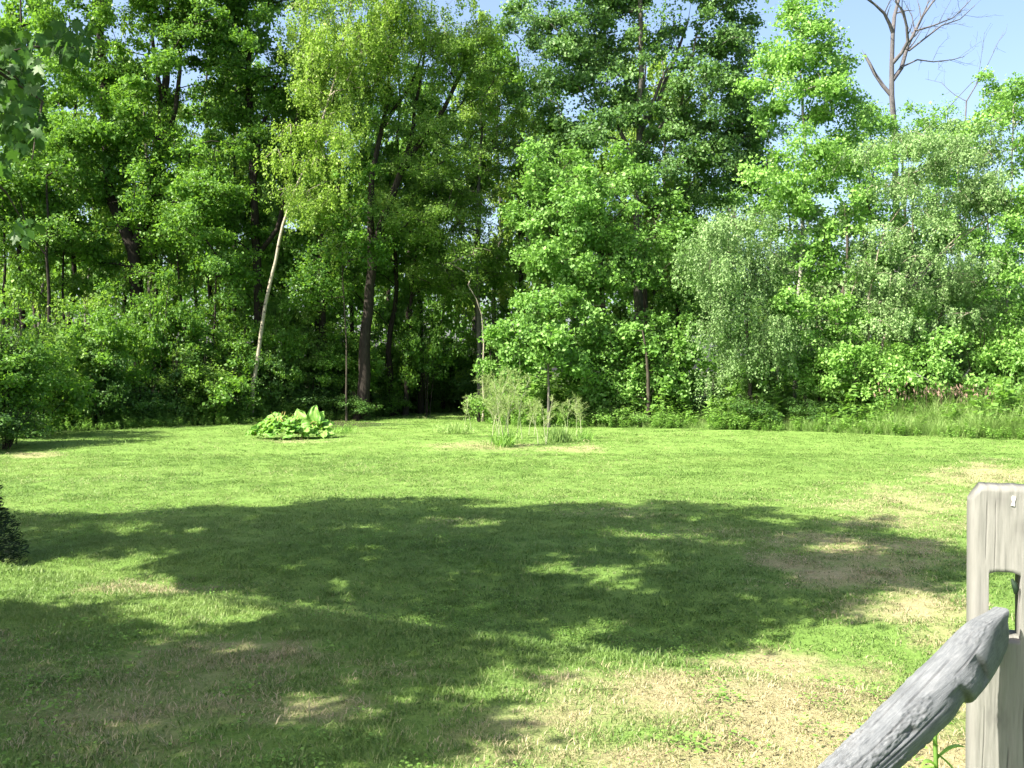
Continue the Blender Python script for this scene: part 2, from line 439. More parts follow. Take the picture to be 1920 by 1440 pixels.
def tuft(seed, n, rad, h, w, lean):
    r = np.random.default_rng(seed); mb = MB()
    a = r.random(n) * 6.283; d = rad * np.sqrt(r.random(n))
    B = np.stack([np.cos(a) * d, np.sin(a) * d, np.zeros(n)], -1)
    H = h * (0.5 + 0.8 * r.random(n)); b = r.random(n) * 6.283
    D = np.stack([np.cos(b), np.sin(b), np.zeros(n)], -1) * (lean * (0.3 + r.random(n)) * H)[:, None]
    S = np.stack([-np.sin(b), np.cos(b), np.zeros(n)], -1) * (w * (0.6 + 0.8 * r.random(n)) / 2)[:, None]
    up = np.array([0, 0, 1.0])
    mid = B + D * 0.35 + up * (H * 0.6)[:, None]; tip = B + D + up * H[:, None]
    V = np.stack([B - S - up * 0.01, B + S - up * 0.01, mid + S * 0.8, mid - S * 0.8, tip], 1)
    t = r.random(n)
    i = np.arange(n)[:, None] * 5
    mb.add(V.reshape(-1, 3), i + np.array([[0, 1, 2, 3]]), np.repeat(t, 5))
    mb.f3.append(i + np.array([[3, 2, 4]]))
    return mb
def build_grass():
    r = np.random.default_rng(11)
    tp = [tuft(k, 36, 0.075, 0.032, 0.0036, 0.8) for k in range(4)] + [tuft(9, 22, 0.07, 0.050, 0.0042, 1.0)]
    P = []; S = []
    for y0, y1, dens, sw, sh in ((1.2, 7.5, 340, 1.0, 0.58), (7.5, 14, 140, 1.6, 0.62), (14, 24, 50, 2.5, 0.6), (24, 47, 11, 4.0, 0.6)):
        hw = 0.53 * y1 + 1.6
        n = int((y1 - y0) * 2 * hw * dens)
        x = (r.random(n) * 2 - 1) * hw; y = y0 + r.random(n) * (y1 - y0)
        k = (np.abs(x) < 0.53 * y + 1.6) & (y < edge_y(x) + 0.2)
        x = x[k]; y = y[k]
        P.append(np.stack([x, y], -1)); S.append(np.stack([np.full(len(x), sw), np.full(len(x), sw), np.full(len(x), sh)], -1))
    P = np.concatenate(P); S = np.concatenate(S); x, y = P[:, 0], P[:, 1]
    d = dryness(x, y)
    keep = r.random(len(x)) > 0.55 * d
    x, y, d, S = x[keep], y[keep], d[keep], S[keep]
    n = len(x)
    f = fbm(x * 1.3, y * 1.3, 3)
    S = S * (0.75 + 0.6 * r.random(n))[:, None]; S[:, 2] *= (0.55 + 0.9 * f) * (1 - 0.35 * d)
    rot = np.stack([0.12 * r.standard_normal(n), 0.12 * r.standard_normal(n), r.random(n) * 6.283], -1)
    idx = np.where(r.random(n) < 0.07, 4, r.integers(0, 4, n))
    scatter('lawn_grass', 'short mown grass blades covering the lawn', tp, np.stack([x, y, land(x, y) - 0.002], -1), rot, S, idx, M['blade'],
            {'dry': d, 'vary': np.clip(0.5 + 1.3 * (fbm(x * 0.8 + 31, y * 0.8, 4) - 0.5) + 1.2 * (fbm(x * 0.2 + 3, y * 1.4, 3) - 0.5) + 0.25 * (r.random(n) - 0.5), 0, 1)})
build_grass()

# ------------------------------------------------------------------ trees
def skeleton(stems, r0, clusters, rng, twig=0.012):
    """stems: list of (points, radius at foot, radius at end); clusters are joined to the nearest wood, giving limbs and branches"""
    pos = []; par = []; stem_of = []
    tubes = []
    for P, ra, rb in stems:
        P = np.asarray(P, float)
        Q = [P[0]]
        for a, b in zip(P[:-1], P[1:]):
            k = max(1, int(np.linalg.norm(b - a) / 0.7))
            for j in range(1, k + 1):
                q = a + (b - a) * j / k
                if j < k: q = q + rng.standard_normal(3) * 0.03
                Q.append(q)
        Q = np.array(Q); s = np.linspace(0, 1, len(Q)); R = ra + (rb - ra) * s ** 0.85
        R[0] *= 1.35 if Q[0][2] < 0.6 else 1.0
        tubes.append((Q, R))
        for k, q in enumerate(Q):
            if q[2] > 0.22 * max(x[2] for x in Q): pos.append(q); par.append(-1)
    base_n = len(pos)
    pos = [np.asarray(p) for p in pos]
    if len(clusters):
        C = np.asarray(clusters); S0 = np.array(pos)
        d0 = np.array([np.min(np.linalg.norm(S0 - c, axis=1)) for c in C])
        A = np.zeros((base_n + 6 * len(C), 3)); A[:base_n] = S0; n = base_n
        parent = list(par); tipn = []
        for i in np.argsort(d0):
            c = C[i]; D = A[:n] - c
            cost = np.linalg.norm(D, axis=1) + 0.9 * np.maximum(0, D[:, 2] + 0.15)
            k = int(np.argmin(cost)); a = A[k]; L = np.linalg.norm(c - a)
            m = int(min(4, max(1, L / 0.6))); prev = k
            for j in range(1, m + 1):
                t = j / m
                q = a + (c - a) * t + np.array([0, 0, 0.10 * L * math.sin(math.pi * t)]) + (rng.standard_normal(3) * 0.05 * L / m if j < m else 0)
                A[n] = q; parent.append(prev); prev = n; n += 1
            tipn.append(prev)
        load = np.zeros(n)
        for t in tipn: load[t] += 1
        kids = [[] for _ in range(n)]
        for i in range(n - 1, base_n - 1, -1):
            load[parent[i]] += load[i]
        for i in range(base_n, n): kids[parent[i]].append(i)
        rad = twig * np.power(np.maximum(load, 1), 0.45)
        for i in range(base_n):
            for k in kids[i]:
                # follow each limb outwards along its heaviest child
                stack = [(i, k)]
                while stack:
                    s, q = stack.pop()
                    line = [A[s], A[q]]; R = [rad[q] * 1.05, rad[q]]
                    while kids[q]:
                        ks = sorted(kids[q], key=lambda z: -load[z])
                        for z in ks[1:]: stack.append((q, z))
                        q = ks[0]; line.append(A[q]); R.append(rad[q])
                    R[-1] *= 0.4
                    tubes.append((np.array(line), np.array(R)))
    return tubes
def crown_clusters(lobes, rng, per_m2=1.25, shell=0.5):
    out = []
    for c, rr, dens in lobes:
        c = np.asarray(c, float); rr = np.asarray(rr, float)
        area = math.pi * rr[0] * rr[2]
        n = max(4, int(area * per_m2))
        u = unit(rng.standard_normal((n, 3))); q = rng.random(n) ** shell
        q = q * np.where(rng.random(n) < 0.12, 1.22, 1.0)
        P = c + u * rr * q[:, None]
        for p in P: out.append((p, area * dens / n, c))
    return out
def leaves(mb, clusters, rng, size, ratio=0.75, rad=0.55, flat=0.6, weep=0.0, up=0.5, tintvar=0.5):
    for p, n, c in clusters:
        n = int(n * (0.5 + rng.random())) + 3
        s = rad * (0.55 + 0.75 * rng.random())
        # several short sprays leaving the twig's end, each carrying leaves along it
        m = max(3, n // 9)
        S = unit(rng.standard_normal((m, 3)) * np.array([1, 1, 0.75]) + np.array([0, 0, 0.1])) * (s * (0.55 + 0.95 * rng.random((m, 1)) ** 0.8))
        k = rng.integers(0, m, n)
        X = S[k] * (0.25 + 0.75 * rng.random((n, 1)) ** 0.6) + rng.standard_normal((n, 3)) * 0.085
        X[:, 2] = X[:, 2] * flat - 0.10 * (X[:, 0] ** 2 + X[:, 1] ** 2) / s
        if weep:
            strands = rng.standard_normal((max(4, n // 24), 2)) * s * 0.8
            k = rng.integers(0, len(strands), n)
            X[:, :2] = np.clip(strands[k], -1.1 * s, 1.1 * s) + rng.standard_normal((n, 2)) * 0.045
            X[:, 2] = 0.25 * s - np.abs(rng.random(n)) ** 0.8 * weep * (0.6 + 0.8 * rng.random(len(strands)))[k]
        C = p + X
        out = unit(p - c + 1e-6) * 0.5
        nr = unit(rng.standard_normal((n, 3)) * 0.62 + np.array([0, 0, up]) + out)
        ax = rng.standard_normal((n, 3)); ax[:, 2] -= 0.35
        if weep: ax[:, 2] -= 1.2
        ax = ax - nr * np.sum(ax * nr, 1, keepdims=True) * 0.8
        t = np.clip(0.5 + tintvar * (rng.random() - 0.5) + 0.55 * (rng.random(n) - 0.5), 0, 1)
        leaf_quads(mb, C, ax, nr, size * rng.uniform(0.78, 1.22) * (0.6 + 0.8 * rng.random(n)), ratio, 0.25, t)
def tree_meshes(name, stems, r0, lobes, base, seed, leaf_m, bark_m, size=0.125, ratio=0.78, rad=0.55, flat=0.75, weep=0.0, up=0.5,
                per_m2=1.9, shell=0.5, sides=8, twigs=3, tw=0.012, extra_clusters=None):
    rng = np.random.default_rng(seed)
    cl = crown_clusters(lobes, rng, per_m2, shell) if lobes else []
    if extra_clusters: cl = cl + extra_clusters
    tb = skeleton(stems, r0, [c[0] for c in cl], rng, tw)
    mb = MB()
    for P, R in tb: tube(mb, P, R, sides if R[0] > 0.07 else (5 if R[0] > 0.03 else 4))
    for p, n, c in cl:
        for k in range(twigs):
            e = p + rng.standard_normal(3) * rad * np.array([0.6, 0.6, 0.35]) - np.array([0, 0, weep * 0.5])
            tube(mb, [p, (p + e) / 2 + np.array([0, 0, 0.06]), e], [0.008, 0.006, 0.003], 3)
    trunk = mb.mesh('trunk', bark_m, True, base)
    lb = MB(); leaves(lb, cl, rng, size, ratio, rad, flat, weep, up)
    crown = lb.mesh('crown', leaf_m, False, base) if cl else None
    return trunk, crown
def place(name, label, cat, base, meshes, group=None):
    t = thing(name, label, cat, base, group)
    link('trunk', meshes[0], t)
    if meshes[1] is not None: link('crown', meshes[1], t)
    return t
def px_tree(name, label, Y, trunk, r_px, lobes, leaf, bark, seed, dens=300, thick=1.9, more=(), group=None, cat='tree', end=0.3, depth=0.9, stem_dy=0.0, front=-1.5, back=0.3, **kw):
    lobes = [tuple(l[:4]) + ((l[4] - stem_dy) if len(l) > 4 else np.random.default_rng(seed * 31 + i).uniform(front, back) - stem_dy,) + tuple(l[5:]) for i, l in enumerate(lobes)]
    Y = Y + stem_dy
    rng = np.random.default_rng(seed + 999)
    s = Y / FOCAL
    g = PX(trunk[0][0], trunk[0][1], Y); g[2] = -0.05
    def line(L, y0, y1):
        return [PX(x, y, y0 + (y1 - y0) * i / max(1, len(L) - 1)) for i, (x, y) in enumerate(L)]
    pts = line(trunk, Y, Y + rng.uniform(-0.5, 0.5)); pts[0] = g
    stems = [(pts, r_px * s, r_px * s * end)]
    for L, ra, rb in more: stems.append((line(L, Y, Y + rng.uniform(-1.0, 1.0)), ra * s, rb * s))
    lw = []
    for l in lobes:
        x, y, rx, ry = l[:4]; dy = l[4] if len(l) > 4 else rng.uniform(-1.5, 0.3)
        dn = l[5] if len(l) > 5 else 1.0
        lw.append((PX(x, y, Y + dy), (rx * s * 1.08, max(0.8, depth * s * (rx + ry) / 2), ry * s * 1.08), dens * dn * thick))
    ms = tree_meshes(name, stems, r_px * s, lw, g, seed, M[leaf], M[bark], **kw)
    return place(name, label, cat, g, ms, group)

px_tree('maple_tree', 'tall maple with the thickest dark forked trunk, left of the leaning pale birch', 41,
        [(264, 780), (262, 600), (256, 540), (250, 470), (232, 425), (207, 370), (201, 290), (197, 200), (190, 90), (185, -80)], 17,
        [(180, 130, 150, 130), (340, 40, 150, 130), (90, 330, 110, 100), (340, 340, 130, 95), (200, -140, 230, 150), (230, 230, 100, 70), (110, 460, 100, 70, 0, 0.8)],
        'maple', 'bark_dark', 1, more=[([(250, 470), (283, 380), (299, 300), (306, 190), (312, 70), (318, -110)], 12, 4),
                                       ([(299, 300), (330, 200), (338, 100), (350, -60)], 6, 2), ([(306, 190), (290, 110), (280, -40)], 5, 2)])
px_tree('maple_tree', 'straight dark-trunked maple just left of the leaning pale birch', 42,
        [(489, 780), (485, 600), (482, 480), (475, 360), (472, 250), (465, 130), (460, -90)], 11,
        [(470, 190, 110, 120), (450, 20, 140, 120), (410, 390, 100, 75), (460, -150, 170, 130), (540, 300, 60, 70)],
        'maple', 'bark_dark', 2, more=[([(482, 480), (520, 430), (545, 330), (560, 200)], 5, 2), ([(475, 360), (490, 240), (530, 130), (570, 90)], 4, 2)])
px_tree('birch_tree', 'leaning birch with a pale curved trunk and feathery yellow-green foliage', 38.5,
        [(469, 775), (475, 720), (490, 620), (509, 520), (531, 420), (560, 340), (592, 270), (606, 220), (640, 100), (670, -60)], 4.2,
        [(640, 130, 85, 120), (600, 290, 75, 90, -0.8), (565, 370, 55, 55, -1.0, 0.9), (700, 50, 120, 100), (830, 60, 80, 90, 1.5, 0.8), (640, 420, 60, 60, 0, 0.6), (730, -100, 130, 100), (590, 20, 60, 90)],
        'birch', 'birch_bark', 3, size=0.095, ratio=0.6, weep=0.9, dens=420, rad=0.5, tw=0.006)
px_tree('maple_tree', 'dark slim trunk in deep shade right of the leaning pale birch', 42.5,
        [(608, 775), (607, 650), (603, 500), (601, 350), (592, 150)], 9,
        [(590, 360, 70, 90), (540, 500, 80, 60, 1, 0.7), (660, 520, 60, 60, 1, 0.6), (600, 180, 70, 80)], 'maple', 'bark_dark', 4)
px_tree('ash_tree', 'ash with a dark leaning trunk forking into a wide vee against the sky', 40.5,
        [(678, 770), (683, 660), (693, 540), (703, 460), (733, 375), (757, 308), (800, 250), (832, 205), (858, 150), (890, 90)], 13,
        [(790, 50, 120, 80), (870, 120, 60, 70), (680, 190, 50, 70), (740, 200, 60, 60, -0.6, 0.75), (830, 230, 60, 60, -0.6, 0.8), (690, 390, 80, 60), (800, 420, 90, 60), (850, 300, 60, 50), (780, 310, 60, 50, -0.5, 0.8), (885, 190, 60, 60, 0.5, 0.9), (920, 80, 35, 60)],
        'ash', 'bark_dark', 5, size=0.10, ratio=0.5, dens=300, end=0.2,
        more=[([(697, 500), (695, 400), (697, 330), (716, 240), (730, 170), (736, 60)], 8, 2), ([(716, 240), (768, 165), (800, 70)], 4, 1.5), ([(757, 308), (775, 240), (792, 130), (800, 60)], 5, 1.5)])
px_tree('ash_tree', 'fine-leaved ash with a thin pale stem behind the asparagus bed', 43,
        [(900, 775), (898, 600), (893, 400), (900, 320), (905, 180)], 6,
        [(930, 290, 100, 120), (860, 400, 90, 80), (950, 180, 80, 80), (920, 500, 110, 80), (830, 520, 80, 60, 0, 0.7)],
        'ash', 'bark_grey', 6, size=0.095, ratio=0.5)
px_tree('birch_tree', 'broken pale birch stem in the dark gap beside the lit maples', 39.5,
        [(905, 770), (905, 610), (903, 590), (893, 560), (878, 535)], 2.4, [(880, 470, 70, 50, 0.5, 0.5)], 'ash', 'birch_bark', 7, size=0.09)
px_tree('poplar_tree', 'tallest poplar with a straight grey trunk and dark glossy leaves against the sky', 41,
        [(1196, 775), (1196, 550), (1195, 370), (1199, 250), (1203, 150), (1201, 60), (1200, -100)], 11,
        [(1070, 110, 110, 95), (1170, 30, 130, 100), (1330, 70, 100, 100), (1290, 215, 115, 90), (1385, 150, 55, 110), (1100, 240, 90, 70), (1200, -130, 220, 110), (1000, 40, 70, 80), (1180, 170, 70, 70), (1370, 290, 70, 80), (1260, 340, 90, 70)],
        'poplar', 'bark_grey', 8, size=0.115, ratio=0.85, dens=290, more=[([(1199, 250), (1235, 190), (1262, 120), (1290, 40)], 5, 2),
        ([(1195, 330), (1160, 240), (1120, 180), (1090, 90)], 5, 2), ([(1195, 290), (1245, 230), (1300, 175)], 5, 2), ([(1199, 250), (1240, 150), (1275, 90)], 4, 2)])
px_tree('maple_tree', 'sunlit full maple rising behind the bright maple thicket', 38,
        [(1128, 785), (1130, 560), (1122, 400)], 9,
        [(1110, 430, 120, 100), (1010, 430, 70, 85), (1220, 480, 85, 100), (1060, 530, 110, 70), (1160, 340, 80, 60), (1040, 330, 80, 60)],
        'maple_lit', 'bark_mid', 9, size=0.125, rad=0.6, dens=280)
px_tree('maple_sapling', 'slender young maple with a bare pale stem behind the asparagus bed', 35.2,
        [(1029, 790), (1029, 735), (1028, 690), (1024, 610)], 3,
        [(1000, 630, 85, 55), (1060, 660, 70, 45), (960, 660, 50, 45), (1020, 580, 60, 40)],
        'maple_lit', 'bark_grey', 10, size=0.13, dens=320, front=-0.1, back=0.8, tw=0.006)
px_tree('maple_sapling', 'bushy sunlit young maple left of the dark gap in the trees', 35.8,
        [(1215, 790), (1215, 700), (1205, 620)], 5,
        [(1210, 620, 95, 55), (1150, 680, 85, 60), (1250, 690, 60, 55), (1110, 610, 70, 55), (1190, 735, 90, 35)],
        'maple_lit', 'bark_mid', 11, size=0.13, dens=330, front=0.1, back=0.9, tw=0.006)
px_tree('grey_birch', 'rounded drooping grey birch with pale dusty foliage right of the dark gap', 34,
        [(1405, 800), (1402, 640), (1390, 480), (1375, 390)], 5,
        [(1376, 415, 80, 55), (1388, 510, 88, 70), (1330, 470, 45, 60), (1432, 470, 50, 65), (1395, 590, 75, 60), (1340, 560, 40, 50, 0, 0.8), (1370, 660, 50, 40, 0, 0.7), (1440, 620, 45, 50, 0, 0.7)],
        'grey_birch', 'bark_mid', 12, size=0.08, ratio=0.65, weep=1.0, dens=560, rad=0.5, shell=0.4, stem_dy=0.8, tw=0.007)
px_tree('aspen_tree', 'tall slender aspen with a white trunk and a narrow pointed crown', 35.5,
        [(1488, 800), (1490, 740), (1497, 640), (1505, 430), (1510, 270), (1500, 130), (1490, 10), (1486, -60)], 5.5,
        [(1490, 40, 45, 75), (1510, 150, 75, 70), (1560, 200, 50, 60), (1465, 300, 75, 70), (1540, 330, 70, 70), (1440, 190, 45, 50), (1550, 430, 70, 70), (1450, 410, 40, 50, 0, 0.6), (1540, 560, 85, 90), (1570, 680, 80, 60), (1470, 640, 50, 50, 0.5, 0.6), (1590, 300, 35, 60), (1448, 110, 42, 60), (1535, 60, 42, 60), (1580, 150, 40, 50)],
        'aspen', 'aspen_bark', 13, size=0.105, ratio=0.85, dens=320, end=0.25, tw=0.008, stem_dy=0.6)
px_tree('grey_birch', 'leaning clump of grey birches with white stems slanting right', 34,
        [(1640, 800), (1655, 640), (1690, 560), (1760, 480), (1850, 410), (1935, 360)], 2.9,
        [(1690, 320, 70, 85), (1780, 290, 90, 85), (1690, 460, 85, 75, -0.8, 0.75), (1820, 430, 95, 85, -0.8, 0.8), (1650, 560, 75, 65), (1760, 560, 100, 75), (1870, 540, 60, 85), (1850, 320, 60, 70)],
        'grey_birch', 'birch_bark', 14, size=0.08, ratio=0.7, weep=0.55, dens=480, rad=0.5, shell=0.4, tw=0.006, stem_dy=0.5,
        more=[([(1640, 800), (1628, 560), (1660, 430), (1705, 360)], 2.4, 1.2), ([(1655, 640), (1720, 520), (1800, 440), (1920, 380)], 2, 1.2), ([(1560, 790), (1572, 620), (1600, 540), (1625, 480)], 2.2, 1.2)])
px_tree('aspen_tree', 'bushy aspen beside the picture edge, behind the tall meadow grass', 33.5,
        [(1885, 800), (1887, 640), (1895, 400), (1900, 200)], 4,
        [(1890, 250, 50, 70), (1905, 400, 55, 80), (1880, 640, 70, 65), (1800, 670, 80, 55), (1920, 540, 60, 80), (1720, 690, 80, 45), (1950, 200, 60, 90)],
        'aspen', 'aspen_bark', 15, size=0.095, ratio=0.8, dens=320)
px_tree('aspen_tree', 'low round aspen filling the skyline below the bare dead tree', 41,
        [(1700, 790), (1700, 500), (1690, 260)], 6,
        [(1690, 250, 60, 45), (1740, 260, 60, 45), (1640, 290, 60, 60), (1800, 240, 60, 45), (1870, 180, 40, 50), (1620, 210, 30, 45), (1600, 330, 60, 60), (1635, 400, 60, 60), (1770, 330, 70, 60)],
        'aspen', 'bark_mid', 16, size=0.10, dens=330)
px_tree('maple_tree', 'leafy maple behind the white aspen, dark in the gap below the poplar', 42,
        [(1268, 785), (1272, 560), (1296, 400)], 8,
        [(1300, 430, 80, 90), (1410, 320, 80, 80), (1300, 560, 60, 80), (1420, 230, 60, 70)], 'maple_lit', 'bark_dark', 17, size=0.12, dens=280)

# thin stems in the shade, left
for k, (x0, x1, top, Y, r, lab) in enumerate([
        (95, 88, 330, 39, 5, 'thin young tree with a grey stem nearest the shaded left corner of the lawn'),
        (127, 118, 400, 41, 4, 'thin straight stem in the shade left of the thick forked maple'),
        (8, 4, 380, 40, 5, 'slim dark tree at the picture edge by the overhanging leaves'),
        (298, 288, 380, 42, 6, 'slim dark trunk standing close right of the thick forked maple'),
        (352, 330, 420, 40, 4, 'crooked thin stem between the forked maple and the straight maple'),
        (650, 640, 420, 39.5, 2.2, 'thin grey stem left of the forked ash'),
        (760, 785, 430, 44, 5, 'slim dark stem right of the forked ash, in the shaded recess'),
        (392, 405, 480, 39, 3, 'spindly sapling among the shaded shrubs left of the pale birch')]):
    rng = np.random.default_rng(300 + k)
    mid = [(x0 + (x1 - x0) * t + rng.uniform(-5, 5), 780 + (top - 780) * t) for t in (0.25, 0.5, 0.75)]
    px_tree('young_tree', lab, Y, [(x0, 780)] + mid + [(x1, top)], r,
            [(x1 + rng.uniform(-30, 30), top + 10, 75, 65), (x1 + rng.uniform(-60, 60), top + 110, 70, 45, 0, 0.7), (x1 + rng.uniform(-60, 60), top - 70, 60, 60)],
            'maple', 'bark_dark' if k != 5 else 'bark_mid', 320 + k, size=0.105, dens=260, end=0.35)

# dead trees
def twigged(mb, P, R, rng, level, n=7):
    tube(mb, P, R, 8 if R[0] > 0.06 else 5 if R[0] > 0.02 else 3)
    if level == 0: return
    P = np.asarray(P)
    for k in range(n):
        t = 0.25 + 0.75 * (k + rng.random()) / n
        f = t * (len(P) - 1); i = min(int(f), len(P) - 2)
        a = P[i] + (P[i + 1] - P[i]) * (f - i); d = unit(P[i + 1] - P[i])
        L = np.linalg.norm(P[-1] - P[0]) * rng.uniform(0.18, 0.42)
        q = unit(d * 0.8 + rng.standard_normal(3) * 0.6 + np.array([0.15, 0, 0.25]))
        b = a + q * L * 0.5; c = b + unit(q + rng.standard_normal(3) * 0.3) * L * 0.5
        r = max(0.006, np.interp(f, np.arange(len(R)), R) * 0.45)
        twigged(mb, [a, b, c], np.array([r, r * 0.7, 0.004]), rng, level - 1, 4)
def dead_tree(label, Y, lines, seed, base_px):
    rng = np.random.default_rng(seed); mb = MB(); s = Y / FOCAL
    g = PX(base_px, 780, Y); g[2] = -0.05
    t = thing('dead_tree', label, 'tree', g)
    first = True
    for L, ra, rb, lev, n in lines:
        y1 = Y + (0 if first else rng.uniform(-1.2, 1.2))
        ra *= 0.8; rb *= 0.8
        P = [PX(x, y, Y + (y1 - Y) * i / max(1, len(L) - 1)) for i, (x, y) in enumerate(L)]
        if first:
            P[0] = g
            m1 = MB(); tube(m1, P, np.linspace(ra * s, rb * s, len(P)), 10); link('trunk', m1.mesh('trunk', M['bark_dead'], True, g), t); first = False
            continue
        m1 = MB(); twigged(m1, P, np.linspace(ra * s, rb * s, len(P)), rng, lev, n)
        link('limb', m1.mesh('limb', M['bark_dead'], True, g), t)
dead_tree('bare grey dead tree standing against the sky', 43, [
    ([(1685, 780), (1682, 500), (1677, 240), (1672, 180), (1672, 120), (1674, 62)], 8, 4.5, 0, 0),
    ([(1674, 62), (1677, 30), (1685, 0), (1690, -60), (1692, -120)], 5, 2, 2, 6),
    ([(1674, 62), (1668, 45), (1658, 25), (1640, 8), (1615, -10), (1590, -40)], 4.5, 1.5, 2, 6),
    ([(1672, 180), (1655, 160), (1640, 138), (1630, 118), (1621, 102)], 5, 3, 1, 3),
    ([(1674, 150), (1690, 128), (1702, 85), (1716, 58), (1730, 30), (1748, 5), (1780, -30)], 5.5, 1.5, 2, 8),
    ([(1674, 118), (1690, 100), (1702, 78), (1700, 50), (1694, 22), (1680, 4), (1676, -40)], 5, 1.5, 2, 7),
    ([(1704, 95), (1730, 75), (1765, 48), (1800, 36), (1828, 10)], 2.6, 0.8, 2, 8),
    ([(1690, 126), (1720, 112), (1750, 116), (1785, 112), (1808, 106)], 2.2, 0.7, 2, 8),
    ([(1716, 58), (1750, 48), (1788, 33), (1820, 0)], 2.4, 0.8, 2, 7)], 51, 1685)
dead_tree('thin bare dead sapling leaning against the sky beside the larger dead tree', 42, [
    ([(1800, 780), (1800, 400), (1812, 190), (1830, 160), (1850, 125)], 2.2, 0.9, 0, 0),
    ([(1850, 125), (1862, 100), (1872, 78), (1885, 62)], 0.8, 0.4, 1, 6),
    ([(1830, 160), (1838, 120), (1842, 90), (1846, 60)], 0.7, 0.3, 1, 5),
    ([(1812, 190), (1790, 178), (1775, 165), (1765, 155), (1735, 148)], 1.0, 0.4, 1, 6)], 52, 1800)

# ------------------------------------------------------------------ trees deeper in the wood (copies of a few grown ones)
def proto(seed, h, spread, leaf, bark, size, weep=0.0, low=0.3, dens=220, r0=0.16):
    rng = np.random.default_rng(seed)
    P = [np.array([0, 0, -0.05])]
    for k in range(1, 7): P.append(np.array([rng.uniform(-0.25, 0.25), rng.uniform(-0.25, 0.25), h * 0.92 * k / 6]))
    lobes = []
    for k in range(7):
        z = h * (low + (0.95 - low) * (k + 0.5) / 7); a = rng.random() * 6.283 + k * 2.4
        w = spread * (0.55 + 0.45 * math.sin(math.pi * min(1, (k + 1.2) / 7.5)))
        lobes.append((np.array([math.cos(a) * w * 0.45, math.sin(a) * w * 0.45, z]), np.array([w * 0.62, w * 0.62, h * 0.085 + 0.5]), dens))
    return tree_meshes('t', [(P, r0, r0 * 0.2)], r0, lobes, np.zeros(3), seed, M[leaf], M[bark], size=size, weep=weep, per_m2=1.0, twigs=2)
PROTO = [proto(601, 14, 3.6, 'maple', 'bark_dark', 0.14), proto(602, 13, 3.0, 'ash', 'bark_mid', 0.13), proto(603, 12, 3.2, 'maple_lit', 'bark_dark', 0.14),
         proto(604, 13.5, 2.6, 'birch', 'bark_grey', 0.12, 0.7), proto(605, 9, 3.0, 'aspen', 'bark_mid', 0.13, 0, 0.12), proto(606, 8.5, 3.1, 'grey_birch', 'bark_mid', 0.12, 0.5, 0.1)]
rng = np.random.default_rng(77)
WHAT = ['broad dark maple deep in the wood behind the front row', 'light-leaved ash deep in the wood behind the front row', 'full green maple deep in the wood behind the front row',
        'yellow-green birch deep in the wood behind the front row', 'low aspen in the thicket behind the slanting birches', 'low grey birch in the thicket behind the slanting birches']
NAME = ['maple_tree', 'ash_tree', 'maple_tree', 'birch_tree', 'aspen_tree', 'grey_birch']
spots = []
for row, (Yr, n, x0, x1) in enumerate(((46, 13, -26, 9), (51, 13, -31, 12), (57, 12, -36, 16))):
    for k in range(n):
        spots.append((x0 + (x1 - x0) * (k + 0.5 + rng.uniform(-0.4, 0.4)) / n, Yr + rng.uniform(-1.6, 1.6), int(rng.integers(0, 4)), rng.uniform(0.85, 1.1)))
for row, (Yr, n, x0, x1) in enumerate(((39, 5, 12.5, 25), (44, 6, 12, 28), (51, 6, 14, 34))):
    for k in range(n):
        spots.append((x0 + (x1 - x0) * (k + 0.5 + rng.uniform(-0.4, 0.4)) / n, Yr + rng.uniform(-1.2, 1.2), int(rng.integers(4, 6)), rng.uniform(0.9, 1.15)))
SHADE = [(-25, 33, 0, 0.95), (-24.5, 27.5, 2, 1.0), (-27, 22, 0, 1.0), (-23, 20.5, 1, 0.85), (-29, 29, 2, 1.0), (-27.5, 37, 0, 1.0), (-20.5, 22.5, 0, 0.85), (-19.5, 26.5, 2, 0.85)]
for k, (x, y, p, s) in enumerate(spots + SHADE):
    lab, grp = WHAT[p], 'trees deeper in the wood'
    if k >= len(spots): lab, grp = 'tree of the wood curving round the shaded left side of the lawn', 'trees along the shaded left side'
    t = thing(NAME[p], lab, 'tree', (x, y, -0.05), grp)
    t.rotation_euler.z = rng.random() * 6.283; tall = (1.42 if x < -1 else 1.25 if x < 9.5 else 1.0) if (k < len(spots) and p < 4) else 1.0
    t.scale = (s, s, s * tall * rng.uniform(0.95, 1.08))
    link('trunk', PROTO[p][0], t); link('crown', PROTO[p][1], t)

# far wood that closes the gaps
def far_wood():
    r = np.random.default_rng(91); mb = MB(); n = 80000
    x = r.uniform(-62, 62, n); y = 63 + r.random(n) * 9
    top = np.where(x > 14, 8.0, 9.5) * (0.75 + 0.5 * fbm(x * 0.25, y * 0.2, 3))
    z = top * r.random(n) ** 0.8
    k = fbm(x * 0.7, z * 0.7 + y, 3) > 0.30
    x, y, z = x[k], y[k], z[k]; n = len(x)
    nr = unit(r.standard_normal((n, 3)) * 0.7 + np.array([-0.2, -0.3, 0.6]))
    leaf_quads(mb, np.stack([x, y, z], -1), r.standard_normal((n, 3)), nr, 0.34 * (0.6 + 0.8 * r.random(n)), 0.8, 0.3, r.random(n))
    tag(link('woods', mb.mesh('woods', M['maple'])), 'mass of far woodland seen through the gaps between trunks', kind='stuff')
far_wood()

